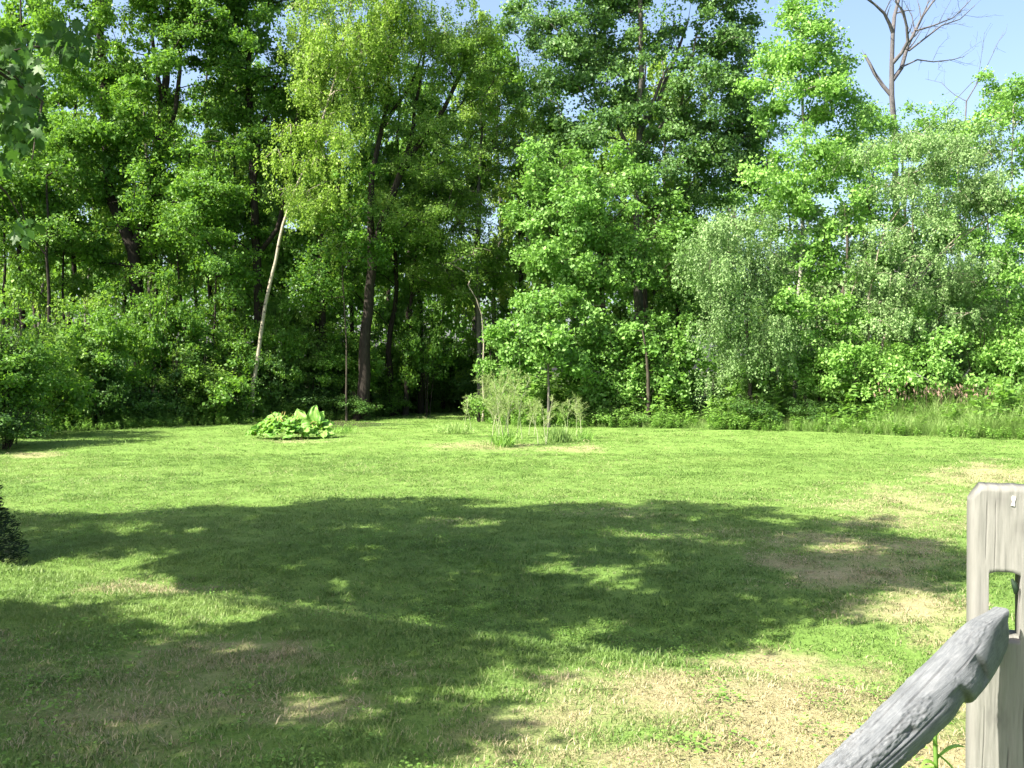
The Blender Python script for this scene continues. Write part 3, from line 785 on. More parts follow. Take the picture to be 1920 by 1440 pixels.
# ------------------------------------------------------------------ shrubs along the wood's edge
def shrub_proto(seed, w, h, leaf, size, dens=330, weep=0):
    rng = np.random.default_rng(seed); stems = []
    for k in range(6):
        a = rng.random() * 6.283; q = np.array([math.cos(a), math.sin(a), 0]) * w * 0.55 * rng.random()
        stems.append(([q * 0.15, q * 0.5 + [0, 0, h * 0.45], q + [0, 0, h * 0.85]], 0.022, 0.008))
    lobes = []
    for k in range(6):
        a = k * 1.05 + rng.random(); q = w * rng.uniform(0.2, 0.55)
        lobes.append((np.array([math.cos(a) * q, math.sin(a) * q, h * rng.uniform(0.3, 0.72)]), np.array([w * 0.42, w * 0.42, h * 0.30]), dens))
    return tree_meshes('s', stems, 0.02, lobes, np.zeros(3), seed, M[leaf], M['bark_dark'], size=size, rad=0.38, per_m2=2.2, twigs=2, tw=0.006, weep=weep)
SH = [shrub_proto(701, 1.5, 2.6, 'shrub', 0.085), shrub_proto(702, 1.3, 3.4, 'shrub', 0.09), shrub_proto(703, 1.1, 1.5, 'herb', 0.085), shrub_proto(704, 1.6, 2.2, 'maple', 0.10)]
MARKS = [(-60, 'past the picture edge, left of the slim edge tree'), (2, 'at the picture edge under the overhanging leaves'), (64, 'just left of the thin grey-stemmed young tree'),
         (126, 'by the straight thin stem'), (188, 'between the straight thin stem and the forked maple'), (250, 'by the foot of the thick forked maple'),
         (312, 'by the slim trunk right of the forked maple'), (374, 'by the crooked thin stem'), (436, 'just left of the leaning birch foot'),
         (498, 'behind the left half of the rhubarb'), (560, 'behind the right half of the rhubarb'), (622, 'behind the small weeds beside the rhubarb'),
         (684, 'at the foot of the forked ash'), (746, 'on the left side of the dark recess'), (808, 'in the middle of the dark recess'), (870, 'in the right corner of the dark recess')]
def by(px): return min(MARKS, key=lambda m: abs(m[0] - px))[1]
def shrub(px, off, p, s, sz, label, group=None):
    x = (px - 960) / FOCAL * 36
    for _ in range(3): Y = float(edge_y(x)) + off; x = (px - 960) / FOCAL * Y
    t = thing('shrub', label, 'shrub', (x, Y, -0.05), group)
    t.rotation_euler.z = (px * 0.37) % 6.283; t.scale = (s, s, sz)
    link('stem', SH[p][0], t); link('foliage', SH[p][1], t)
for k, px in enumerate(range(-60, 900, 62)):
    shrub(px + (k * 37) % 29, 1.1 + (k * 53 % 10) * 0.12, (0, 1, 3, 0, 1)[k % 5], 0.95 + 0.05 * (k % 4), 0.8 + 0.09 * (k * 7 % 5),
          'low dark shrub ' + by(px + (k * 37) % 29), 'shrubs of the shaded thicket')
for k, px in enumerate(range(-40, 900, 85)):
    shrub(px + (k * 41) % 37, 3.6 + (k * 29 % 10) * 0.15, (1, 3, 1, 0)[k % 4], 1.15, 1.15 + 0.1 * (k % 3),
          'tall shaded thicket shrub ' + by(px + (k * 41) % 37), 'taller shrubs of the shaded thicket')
for px, off, p, s, sz, lab in [
        (900, -1.1, 2, 0.8, 0.9, 'bright low bush at the corner of the dark recess, behind the tallest asparagus'),
        (955, -1.0, 2, 1.0, 1.0, 'bright bush directly behind the tallest asparagus'),
        (1060, -1.1, 2, 0.9, 0.75, 'small green bush behind the right-hand asparagus plants'),
        (1148, -1.2, 2, 0.85, 0.62, 'rounded low green bush right of the asparagus bed'),
        (1205, -1.0, 2, 0.7, 0.45, 'lowest green bush under the bushy young maple'),
        (1245, -1.2, 2, 0.6, 0.5, 'small round bush just left of the dark gap'),
        (1372, -1.1, 2, 1.0, 0.6, 'spreading green bush just right of the dark gap'),
        (1420, -1.0, 0, 0.8, 0.55, 'green bush under the drooping grey birch'),
        (1520, -0.1, 0, 0.7, 0.55, 'dark bush leaning onto the lawn below the aspen'),
        (1580, 0.9, 0, 0.9, 0.75, 'leafy bush right of the white aspen foot'),
        (1690, 2.2, 3, 1.0, 0.85, 'broad bush below the slanting birches'),
        (1800, 2.6, 3, 1.0, 0.8, 'shaded bush behind the tall meadow grass'),
        (1900, 2.6, 2, 1.0, 1.0, 'light bush behind the tall meadow grass at the picture edge')]:
    shrub(px, off, p, s, sz, lab)

# young trees and tall bushes that close the wood's face
SH += [shrub_proto(711, 2.0, 4.4, 'maple_lit', 0.12, 330), shrub_proto(712, 1.8, 3.6, 'maple_lit', 0.12, 330), shrub_proto(713, 1.7, 4.6, 'aspen', 0.10, 380),
       shrub_proto(714, 1.9, 3.4, 'aspen', 0.10, 380), shrub_proto(715, 1.7, 4.0, 'grey_birch', 0.085, 460, 0.4), shrub_proto(716, 2.1, 5.2, 'maple', 0.115, 240), shrub_proto(717, 1.8, 4.2, 'ash', 0.11, 240)]
shrub(672, -2.9, 0, 0.75, 0.55, 'low dark bush hiding the foot of the forked ash')
shrub(735, -1.6, 3, 0.6, 0.5, 'small dark bush at the left mouth of the dark recess')
shrub(4, -1.3, 0, 0.9, 0.5, 'low dark bush at the picture edge where the lawn meets the wood')
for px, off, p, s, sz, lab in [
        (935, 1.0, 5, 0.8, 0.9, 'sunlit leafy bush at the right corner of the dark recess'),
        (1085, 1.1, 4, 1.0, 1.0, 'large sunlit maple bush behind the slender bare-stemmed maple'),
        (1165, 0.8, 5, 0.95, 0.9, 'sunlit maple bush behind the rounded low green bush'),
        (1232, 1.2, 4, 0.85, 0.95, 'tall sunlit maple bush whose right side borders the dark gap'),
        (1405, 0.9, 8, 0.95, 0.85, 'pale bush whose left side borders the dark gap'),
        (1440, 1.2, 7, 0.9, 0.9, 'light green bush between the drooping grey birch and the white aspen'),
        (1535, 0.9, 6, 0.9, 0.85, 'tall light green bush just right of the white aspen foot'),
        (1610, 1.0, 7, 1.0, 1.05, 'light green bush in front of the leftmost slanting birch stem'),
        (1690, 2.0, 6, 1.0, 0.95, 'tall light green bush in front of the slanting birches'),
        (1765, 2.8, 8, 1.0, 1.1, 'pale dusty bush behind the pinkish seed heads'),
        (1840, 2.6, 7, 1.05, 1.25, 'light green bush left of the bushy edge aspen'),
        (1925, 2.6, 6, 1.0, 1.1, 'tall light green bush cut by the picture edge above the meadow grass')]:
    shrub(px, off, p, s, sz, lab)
for k, px in enumerate((-30, 60, 150, 215, 330, 400, 455, 545, 585, 640, 720, 770, 840, 900)):
    shrub(px, (2.6, 5.2, 3.4, 6.0, 4.2, 2.4, 5.5, 3.0, 6.5, 2.2, 4.6, 7.0, 3.4, 6.0)[k] - (3.0 if 700 < px < 830 else 0), (9, 10, 9, 10, 9, 10)[k % 6], 0.9 + 0.06 * (k % 4), 0.75 + 0.13 * (k * 3 % 5),
          'thin shaded understorey tree ' + by(px), 'understorey trees in the shade')

for k, px in enumerate((20, 110, 185, 290, 365, 430, 520, 575, 625, 668, 745, 800, 860)):
    shrub(px, (1.8, 3.0, 2.2, 3.6, 1.7, 2.8, 2.1, 3.3, 1.6, 0.6, 2.4, -1.0, 1.2)[k] - (2.0 if 700 < px < 830 else 0), (9, 10, 9)[k % 3], 0.75 + 0.07 * (k % 3), 0.72 + 0.16 * (k * 5 % 4),
          'leafy young tree ' + by(px), 'young trees of the left wood edge')

# ------------------------------------------------------------------ undergrowth and meadow grass
def herb_template(seed, n, h, size):
    r = np.random.default_rng(seed); mb = MB()
    for s in range(4):
        a = r.random() * 6.283; d = np.array([math.cos(a), math.sin(a), 0]) * 0.12 * r.random()
        e = d * 2.2 + np.array([0, 0, h * (0.7 + 0.5 * r.random())])
        tube(mb, [d - [0, 0, 0.05], (d + e) / 2, e], [0.006, 0.005, 0.002], 3, 0.4)
        t = 0.25 + 0.75 * r.random(n // 4)
        C = d + (e - d) * t[:, None]; b = r.random(len(t)) * 6.283
        ax = np.stack([np.cos(b), np.sin(b), r.uniform(-0.3, 0.6, len(t))], -1)
        nr = unit(np.array([0, 0, 1.0]) + 0.4 * r.standard_normal((len(t), 3)))
        leaf_quads(mb, C, ax, nr, size * (0.6 + 0.8 * r.random(len(t))), 0.55, 0.2, r.random(len(t)))
    return mb
def build_undergrowth():
    r = np.random.default_rng(21); n = 9000
    x = r.uniform(-26, 24, n); u = r.random(n) ** 2.0
    y = edge_y(x) - np.where(x > -1.0, 1.9, 0.25) + u * 9 + 0.9 * (fbm(x * 0.9, x * 0 + 4, 3) - 0.5)
    k = ~((x > -5.2) & (x < -2.0) & (y < 47)) & ~((x > 10.5 + r.random(n) * 2) & (y < edge_y(x) + 1.0) & (r.random(n) < 0.72)) & (fbm(x * 1.3 + 50, y * 1.3, 3) + 0.25 * smooth((y - edge_y(x) + 0.6) / 1.0) > 0.40); x, y, u = x[k], y[k], u[k]; n = len(x)
    pxu = 960 + FOCAL * x / y
    k = (np.abs(pxu - 1312) > 26) | (r.random(n) < 0.15); x, y, u = x[k], y[k], u[k]; n = len(x)
    s = (0.4 + 0.75 * r.random(n)) * (0.5 + 1.1 * smooth(u * 4)) * (0.25 + 1.6 * fbm(x * 0.8, y * 0.8, 3))
    s *= np.where(x < 0, 0.8, 1.25)
    rot = np.stack([0.1 * r.standard_normal(n), 0.1 * r.standard_normal(n), r.random(n) * 6.283], -1)
    tp = [herb_template(31, 36, 0.6, 0.12), herb_template(32, 28, 0.75, 0.15), herb_template(33, 44, 0.5, 0.10)]
    scatter('undergrowth', 'leafy green weeds and ground cover along the edge of the wood', tp, np.stack([x, y, np.full(n, -0.02)], -1), rot,
            np.stack([s, s, s], -1), r.integers(0, 3, n), M['herb'], {'vary': r.random(n)})
build_undergrowth()
M['meadow'] = leaf_mat('meadow_grass', (0.10, 0.19, 0.05), (0.21, 0.31, 0.11), (0.24, 0.38, 0.09), 0.4, 0.55)
M['seed'] = leaf_mat('grass_seed_head', (0.12, 0.085, 0.07), (0.20, 0.145, 0.12), (0.2, 0.14, 0.1), 0.2, 0.8)
def build_meadow():
    r = np.random.default_rng(22); n = 5000
    x = r.uniform(3, 22, n); y = edge_y(x) - 1.5 + r.random(n) ** 1.2 * 3.4 + 0.7 * (fbm(x * 1.1, x * 0 + 4, 3) - 0.5)
    keep = r.random(n) < np.interp(x, [3, 8, 11, 22], [0.25, 0.4, 1, 1]); x, y = x[keep], y[keep]; n = len(x)
    s = np.interp(x, [3, 10, 14, 22], [0.55, 0.8, 1.3, 1.6]) * (0.45 + 0.8 * r.random(n)) * (0.45 + 1.1 * fbm(x * 1.1, y * 1.1, 3)) * (0.6 + 0.4 * smooth((y - edge_y(x) + 0.4) / 1.2))
    rot = np.stack([0.1 * r.standard_normal(n), 0.1 * r.standard_normal(n), r.random(n) * 6.283], -1)
    scatter('meadow_grass', 'tall unmown meadow grass along the right lawn edge', [tuft(41, 34, 0.20, 0.60, 0.013, 1.0), tuft(42, 26, 0.16, 0.85, 0.011, 0.7), tuft(43, 30, 0.22, 0.45, 0.015, 1.3)],
            np.stack([x, y, np.full(n, -0.02)], -1), rot, np.stack([s, s, s], -1), r.integers(0, 3, n), M['meadow'], {'vary': r.random(n)})
    mb = MB(); m = 300
    g = PX(1790, 745, 32.0)
    c = np.stack([g[0] + r.normal(0, 1.0, m), 32.0 + r.normal(0, 0.4, m), 1.25 + 0.13 * r.standard_normal(m)], -1)
    leaf_quads(mb, c, np.stack([r.normal(0, 0.4, m), r.normal(0, 0.4, m), np.ones(m)], -1), unit(r.standard_normal((m, 3))), 0.14 * (0.6 + 0.8 * r.random(m)), 0.35, 0.2, r.random(m))
    for q in c[::6]: tube(mb, [[q[0], q[1], 0], q], [0.004, 0.003], 3, 0.6)
    tag(link('seeding_grass', mb.mesh('seeding_grass', M['seed'])), 'pinkish grass seed heads above the tall meadow grass', kind='stuff')
build_meadow()

# ------------------------------------------------------------------ two shade trees beside the camera (their crowns are above and left of the frame)
def in_poly(x, y, P):
    inside = np.zeros(len(x), bool); P = np.asarray(P, float)
    for (x0, y0), (x1, y1) in zip(P, np.roll(P, -1, 0)):
        c = ((y0 > y) != (y1 > y)) & (x < (x1 - x0) * (y - y0) / (y1 - y0 + 1e-12) + x0)
        inside ^= c
    return inside
def shade_clusters(poly, holes, box, n, zlo, zhi, seed, leafn):
    r = np.random.default_rng(seed); out = []
    while len(out) < n:
        x = r.uniform(box[0], box[1], 400); y = r.uniform(box[2], box[3], 400); g = land(x, y)
        px, py, f = TOPX(np.stack([x, y, g], -1))
        ok = in_poly(px, py, poly)
        for hx, hy, rx, ry in holes: ok &= np.hypot((px - hx) / rx, (py - hy) / ry) > 1
        for i in np.where(ok)[0]:
            z = r.uniform(zlo, zhi) ; s = (z - g[i]) / math.tan(SUN_EL)
            p = np.array([x[i] + SUN_H[0] * s, y[i] + SUN_H[1] * s, z])
            qx, qy, qf = TOPX(p)
            if qf > 0.2 and qx > -160 * 6 / max(qf, 1) and qx < 2100 and qy > -140 * 8 / max(qf, 1): continue
            out.append((p, leafn, np.array([p[0], p[1], z - 2])))
            if len(out) >= n: break
    return out
def shade_tree(label, foot, clusters, seed, h, r0, leaf_size):
    foot = np.array([foot[0], foot[1], float(land(foot[0], foot[1])) - 0.05])
    c = np.mean([q[0] for q in clusters], 0)
    P = [foot, foot + [0.05, 0.1, 1.6], foot * [1, 1, 0] + [0.1, 0.1, 3.4], np.array([foot[0] * 0.6 + c[0] * 0.4, foot[1] * 0.6 + c[1] * 0.4, 5.2]), np.array([c[0], c[1], h])]
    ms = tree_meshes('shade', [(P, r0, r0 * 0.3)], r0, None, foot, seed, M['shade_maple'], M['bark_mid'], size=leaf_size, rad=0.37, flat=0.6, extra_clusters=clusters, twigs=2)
    return place('maple_tree', label, 'tree', foot, ms)
POLY_A = [(-500, 975), (40, 962), (200, 968), (350, 952), (520, 955), (620, 936), (900, 936), (1010, 948), (1200, 942), (1420, 946), (1480, 985), (1640, 968), (1700, 1010), (1830, 1040),
          (1830, 1090), (1560, 1120), (1600, 1150), (1450, 1165), (1430, 1200), (1250, 1218), (1130, 1200), (1000, 1200), (860, 1190), (700, 1165), (600, 1128), (480, 1100), (330, 1068), (150, 1040), (0, 1030), (-500, 1032)]
HOLES_A = [(230, 985, 70, 10), (880, 985, 60, 12), (1100, 1065, 130, 12), (860, 1140, 60, 14), (1130, 1175, 110, 14), (1400, 1125, 120, 16), (1560, 1030, 90, 12), (700, 1100, 50, 8), (480, 1112, 60, 8), (1270, 1010, 60, 8), (1650, 1090, 40, 10)]
A = shade_clusters(POLY_A, HOLES_A, (-14, 6, 6, 18), 760, 5.0, 9.5, 801, 95)
tA = shade_tree('big shade maple beyond the left picture edge', (-7.4, 6.6), A, 811, 8.2, 0.24, 0.12)
POLY_B = [(-600, 1190), (0, 1144), (150, 1152), (300, 1164), (450, 1172), (560, 1160), (640, 1150), (760, 1172), (880, 1196), (960, 1225), (1050, 1246), (900, 1262), (860, 1290), (690, 1296), (680, 1335), (850, 1370), (830, 1400), (750, 1440), (730, 1500), (-600, 1600)]
HOLES_B = [(480, 1335, 160, 28), (760, 1245, 60, 14), (520, 1245, 130, 16), (250, 1165, 140, 12), (420, 1400, 70, 16), (180, 1350, 70, 18), (300, 1225, 110, 12), (620, 1400, 60, 14), (90, 1250, 90, 12), (660, 1320, 50, 14), (800, 1225, 60, 8), (600, 1185, 60, 8)]
B = shade_clusters(POLY_B, HOLES_B, (-5, 1.2, 2.8, 7.5), 185, 4.2, 7.5, 802, 95)
B = [b for b in B]
tB = shade_tree('shade maple whose leafy branch hangs in the top left corner', (-6.6, 1.6), B, 812, 7.2, 0.20, 0.11)

for x, y, rz, lab in ((-14.5, -7.0, 0.4, 'unseen maple added behind the camera on the left to block sky light'), (9.5, 0.5, 2.1, 'unseen maple added right of the fence to block sky light'), (3.0, -8.0, 4.0, 'unseen maple added straight behind the camera to block sky light')):
    c = copy_tree(tA); c.location = (x, y, 0.3); c.rotation_euler.z = rz; c['label'] = lab  # unseen copies added to block sky fill over the shaded grass

# the hanging branch: every leaf a piece of its own
def maple_leaf_mesh(seed):
    r = np.random.default_rng(seed)
    out = [(0, -0.02), (0.10, 0.0), (0.30, -0.06), (0.26, 0.10), (0.48, 0.22), (0.36, 0.30), (0.50, 0.55), (0.24, 0.50), (0.15, 0.62), (0.14, 0.80), (0, 1.05)]
    pts = out + [(-x, y) for x, y in out[-2:0:-1]]
    V = [(0, 0.32, 0.0)] + [(x, y, -0.18 * abs(x) ** 1.3 - 0.12 * max(0, y - 0.4) + r.uniform(-0.03, 0.03)) for x, y in pts]
    n = len(pts)
    mb = MB(); mb.add(V, [(0, 1 + i, 1 + (i + 1) % n) for i in range(n)], 0.3 + 0.4 * r.random())
    return mb.mesh('leaf', M['overhang'])
def hanging_branch():
    r = np.random.default_rng(55)
    base = np.array(tB.location)
    root = np.array([-5.9, 2.4, 4.3]); k1 = np.array([-4.4, 4.6, 4.35]); k2 = PX(-40, 110, 6.0); k3 = PX(80, 190, 6.4); k4 = PX(60, 300, 6.2)
    k5 = PX(150, 90, 6.8); k6 = PX(-20, 330, 5.6); k7 = PX(45, 420, 5.8)
    mb = MB()
    tube(mb, [root, k1, k2, k3], [0.035, 0.026, 0.014, 0.005], 6)
    lines = [(k2, k3), (k3, k4), (k2, k5), (k2, k6), (k6, k7), (k1, k2)]
    for a, b in lines: tube(mb, [a, (a + b) / 2 + [0, 0, 0.04], b], [0.009, 0.007, 0.003], 4)
    br = link('branch', mb.mesh('branch', M['bark_mid'], True, base), tB)
    vs = [maple_leaf_mesh(s) for s in range(5)]
    zone = [(35, 150, 48, 62, 100), (40, 235, 40, 45, 50), (130, 70, 60, 35, 34), (20, 75, 40, 25, 30), (40, 425, 26, 24, 9), (12, 300, 18, 25, 10), (-60, 200, 60, 110, 45)]
    for zx, zy, rx, ry, n in zone:
        for _ in range(n):
            a = r.random() * 6.283; q = math.sqrt(r.random())
            p = PX(zx + rx * q * math.cos(a), zy + ry * q * math.sin(a), 6.2 + r.normal(0, 0.35))
            o = link('leaf', vs[int(r.integers(0, 5))], br)
            ax = unit(np.array([r.normal(0, 0.5), r.normal(0, 0.5), -0.9])); nr = unit(np.array([r.normal(-0.3, 0.6), r.normal(-0.5, 0.6), 0.75]))
            nr = unit(nr - ax * np.dot(nr, ax)); sx = np.cross(ax, nr); s = 0.085 * r.uniform(0.65, 1.2)
            m = Matrix(((sx[0], ax[0], nr[0], 0), (sx[1], ax[1], nr[1], 0), (sx[2], ax[2], nr[2], 0), (0, 0, 0, 1)))
            o.matrix_local = Matrix.Translation(Vector(p - base)) @ m @ Matrix.Scale(s, 4)
    # the branch's remaining leaves, further back and outside the frame
    lb = MB(); n = 520
    zc = r.choice(len(zone), n, p=np.array([z[4] for z in zone]) / sum(z[4] for z in zone))
    C = []
    for k in zc:
        zx, zy, rx, ry, _ = zone[k]; a = r.random() * 6.283; q = math.sqrt(r.random())
        C.append(PX(zx + rx * q * math.cos(a), zy + ry * q * math.sin(a), 6.9 + r.normal(0, 0.3)))
    leaf_quads(lb, np.array(C), np.stack([r.normal(0, 0.5, n), r.normal(0, 0.5, n), np.full(n, -0.9)], -1), unit(r.standard_normal((n, 3)) * 0.6 + [-0.3, -0.5, 0.7]), 0.09 * r.uniform(0.6, 1.2, n), 0.85, 0.2, r.random(n))
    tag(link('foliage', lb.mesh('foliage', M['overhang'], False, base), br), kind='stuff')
hanging_branch()

# ------------------------------------------------------------------ small conifer by the left picture edge
def conifer():
    r = np.random.default_rng(61)
    Y = GY(1022); x = -6.62
    base = np.array([x, Y, float(land(x, Y)) - 0.03])
    t = thing('conifer', 'small dark conifer cut off by the left picture edge on the shaded lawn', 'tree', base)
    mb = MB(); tube(mb, [base, base + [0.02, 0, 0.9], base + [0, 0, 1.75]], [0.06, 0.04, 0.01], 7)
    lb = MB(); n = 17000
    h = r.random(n) ** 1.25; a = r.random(n) * 6.283
    lump = 0.75 + 0.5 * vnoise(a * 2.2, h * 7)
    R = 0.84 * (1 - h) ** 0.62 * lump * (0.72 + 0.28 * r.random(n)) + 0.03
    C = base + np.stack([np.cos(a) * R, np.sin(a) * R, 0.05 + h * 1.75 - 0.12 * R], -1)
    out = np.stack([np.cos(a), np.sin(a), 0.25 + 0.3 * r.standard_normal(n)], -1)
    leaf_quads(lb, C, out + 0.45 * r.standard_normal((n, 3)), unit(r.standard_normal((n, 3)) + [0, 0, 0.8]), 0.06 * (0.6 + 0.8 * r.random(n)), 0.25, 0.2, r.random(n))
    for k in range(40):
        q = C[k * 200]; tube(mb, [[base[0], base[1], q[2] - 0.1], q], [0.012, 0.004], 4)
    link('trunk', mb.mesh('trunk', M['bark_dark'], True, base), t); link('crown', lb.mesh('crown', M['conifer'], False, base), t)
conifer()

# ------------------------------------------------------------------ rhubarb: every leaf with its stalk
def rhubarb_leaf_mesh(seed):
    r = np.random.default_rng(seed); mb = MB(); nu, nv = 13, 12
    ph = r.random(4) * 6.283
    U = np.linspace(-1, 1, nu); T = np.linspace(0, 1, nv)
    V = []
    for t in T:
        w = 0.52 * math.sin(math.pi * (0.16 + 0.84 * t) ** 0.72) ** 0.75
        for u in U:
            x = u * w; y = t + 0.13 * abs(u) ** 2 * (0.0 if t > 0.6 else -1.2)
            ruff = 0.10 * abs(u) ** 1.5 * math.sin(12 * t + ph[0] + 2 * u) + 0.045 * math.sin(9 * u + ph[1] + 6 * t)
            x += 0.03 * abs(u) ** 3 * math.sin(13 * t + ph[2])
            z = 0.22 * abs(u) ** 1.4 * w - 0.28 * t ** 2 + ruff + (0.03 if abs(abs(u) - 0.5) < 0.13 else 0)
            V.append((x, y, z))
    i = np.arange(nv - 1)[:, None] * nu + np.arange(nu - 1)[None]
    mb.add(V, np.stack([i, i + 1, i + nu + 1, i + nu], -1).reshape(-1, 4), np.clip(0.42 + 0.25 * r.standard_normal() + 0.08 * r.standard_normal(nu * nv) + np.array([(0.45 if abs(u) < 0.1 else 0.0) + (0.25 if (t * 11 + abs(u) * 4) % 3.0 < 0.8 else 0.0) for t in T for u in U]), 0, 1))
    me = mb.mesh('leaf', M['rhubarb'], True)
    return me
RL = [rhubarb_leaf_mesh(s) for s in range(6)]
def rhubarb(label, base, leaves_, seed):
    r = np.random.default_rng(seed)
    t = thing('rhubarb_plant', label, 'rhubarb', base, 'rhubarb plants on the lawn')
    for k, (p, ax, nr, s) in enumerate(leaves_):
        p = np.asarray(p, float); ax = unit(np.asarray(ax, float)); nr = np.asarray(nr, float); nr = unit(nr - ax * np.dot(nr, ax)); sx = np.cross(ax, nr)
        o = link('leaf', RL[int(r.integers(0, 6))], t)
        o.matrix_local = Matrix.Translation(Vector(p)) @ Matrix(((sx[0], ax[0], nr[0], 0), (sx[1], ax[1], nr[1], 0), (sx[2], ax[2], nr[2], 0), (0, 0, 0, 1))) @ Matrix.Scale(s, 4)
        foot = np.array([p[0] * 0.45, p[1] * 0.45, -0.03])
        mb = MB(); mid = (foot + p) / 2 + np.array([0, 0, 0.06])
        inv = np.array(o.matrix_local.inverted())
        L = np.array([foot, mid, p + ax * 0.06 * s]); L = L @ inv[:3, :3].T + inv[:3, 3]
        tube(mb, L, np.array([0.016, 0.013, 0.010]) / s, 5)
        link('stalk', mb.mesh('stalk', M['stalk'], True), o)
Yr = GY(822)
def clump(n, wx, wy, hz, seed, smin, smax):
    r = np.random.default_rng(seed); L = []
    for k in range(n):
        a = r.random() * 6.283; q = math.sqrt(r.random())
        p = np.array([math.cos(a) * q * wx, math.sin(a) * q * wy, hz * (1 - 0.75 * q * q) * r.uniform(0.45, 1.0) + 0.05])
        o = unit(np.array([p[0] / wx, p[1] / wy, 0.001]))
        ax = o * r.uniform(0.5, 1.1) + np.array([r.normal(0, 0.35), r.normal(0, 0.35), r.uniform(-0.25, 0.6)])
        nr = np.array([-0.25, -0.35, 0.9]) + o * 0.35 + r.standard_normal(3) * 0.35
        L.append((p, ax, nr, r.uniform(smin, smax)))
    return L
b1 = PX(530, 822, Yr); b1[2] = float(land(b1[0], b1[1]))
b2 = PX(588, 816, Yr + 0.4); b2[2] = float(land(b2[0], b2[1]))
rhubarb('wide low rhubarb clump with pale green crinkled leaves', b1, clump(118, 0.84, 0.55, 0.66, 71, 0.15, 0.34), 71)
big = clump(26, 0.42, 0.4, 0.50, 72, 0.22, 0.38)
big += [((0.02, -0.1, 0.52), (0.05, -0.1, 1), (-0.2, -1, 0.15), 0.46), ((-0.28, -0.12, 0.42), (-0.45, -0.1, 0.9), (-0.35, -0.9, 0.3), 0.50),
        ((0.1, 0.0, 0.5), (0.5, -0.15, 0.8), (-0.1, -0.9, 0.4), 0.36)]
rhubarb('taller rhubarb with large upright pale leaves, right of the wide clump', b2, big, 72)

# ------------------------------------------------------------------ asparagus plants
def asparagus(px, py, top, w_px, nst, label, seed, bare=0.32, dens=1.0):
    r = np.random.default_rng(seed)
    Y = GY(py); b = PX(px, py, Y); b[2] = float(land(b[0], b[1])) - 0.02
    h = (py - top) * Y / FOCAL; w = w_px * Y / FOCAL * 0.5
    t = thing('asparagus_plant', label, 'asparagus', b, 'asparagus plants in the lawn bed')
    lb = MB()
    for k in range(nst):
        sm = MB()
        a = r.random() * 6.283; o = np.array([math.cos(a), math.sin(a), 0])
        f = np.array([r.normal(0, 0.16), r.normal(0, 0.10), 0.0]); hh = h * r.uniform(0.72, 1.0)
        P = np.array([f, f + o * w * 0.10 + [0, 0, hh * 0.3], f + o * w * r.uniform(0.15, 0.45) + [0, 0, hh * 0.65], f + o * w * r.uniform(0.3, 0.75) + [0, 0, hh]])
        Q = []; 
        for i in range(3):
            for s in (0, 0.33, 0.66): Q.append(P[i] + (P[i + 1] - P[i]) * s + r.standard_normal(3) * 0.006)
        Q.append(P[3]); Q = np.array(Q)
        tube(sm, Q, np.linspace(0.014, 0.003, len(Q)), 5, 0.4 + 0.4 * r.random())
        nb = int(17 * dens)
        for j in range(nb):
            u = bare + (1 - bare) * (j + r.random()) / nb
            q = u * (len(Q) - 1); i = min(int(q), len(Q) - 2); p = Q[i] + (Q[i + 1] - Q[i]) * (q - i)
            c = r.random() * 6.283; L = h * 0.20 * (1.25 - u) * r.uniform(0.7, 1.3) + 0.08
            d = unit(np.array([math.cos(c), math.sin(c), r.uniform(0.5, 1.4)])); e = p + d * L
            tube(sm, [p, (p + e) / 2 + [0, 0, 0.01], e], [0.0045, 0.0035, 0.002], 3, 0.6)
            m = int(30 * dens); s = r.random(m); C = p + (e - p) * (0.12 + 0.95 * s)[:, None]
            ax = d * 0.7 + r.standard_normal((m, 3)) * 0.75
            leaf_quads(lb, C, ax, r.standard_normal((m, 3)), r.uniform(0.05, 0.14, m), 0.075, 0.0, r.random(m))
        link('stem', sm.mesh('stem', M['asparagus_stem'], True), t)
    link('foliage', lb.mesh('foliage', M['asparagus']), t)
asparagus(930, 838, 692, 112, 6, 'tallest feathery asparagus plant with a forked pale stem', 81, 0.42, 1.15)
asparagus(958, 822, 704, 70, 4, 'upright asparagus plant just behind the tallest one', 82, 0.40)
asparagus(1028, 832, 742, 80, 3, 'short bushy asparagus plant with a straight pale stem, nearest the middle of the bed', 83, 0.45, 0.8)
asparagus(1092, 822, 728, 60, 3, 'outermost asparagus plant at the right end of the bed', 84, 0.45, 0.7)
asparagus(1002, 815, 735, 50, 2, 'thin asparagus stalk between the tallest plant and the short bushy one', 85, 0.5, 0.6)
asparagus(1064, 812, 745, 40, 2, 'wispy asparagus plant behind the right end of the bed', 86, 0.5, 0.6)
asparagus(885, 806, 735, 50, 2, 'thin lone asparagus stalk left of the tallest plant', 87, 0.5, 0.5)
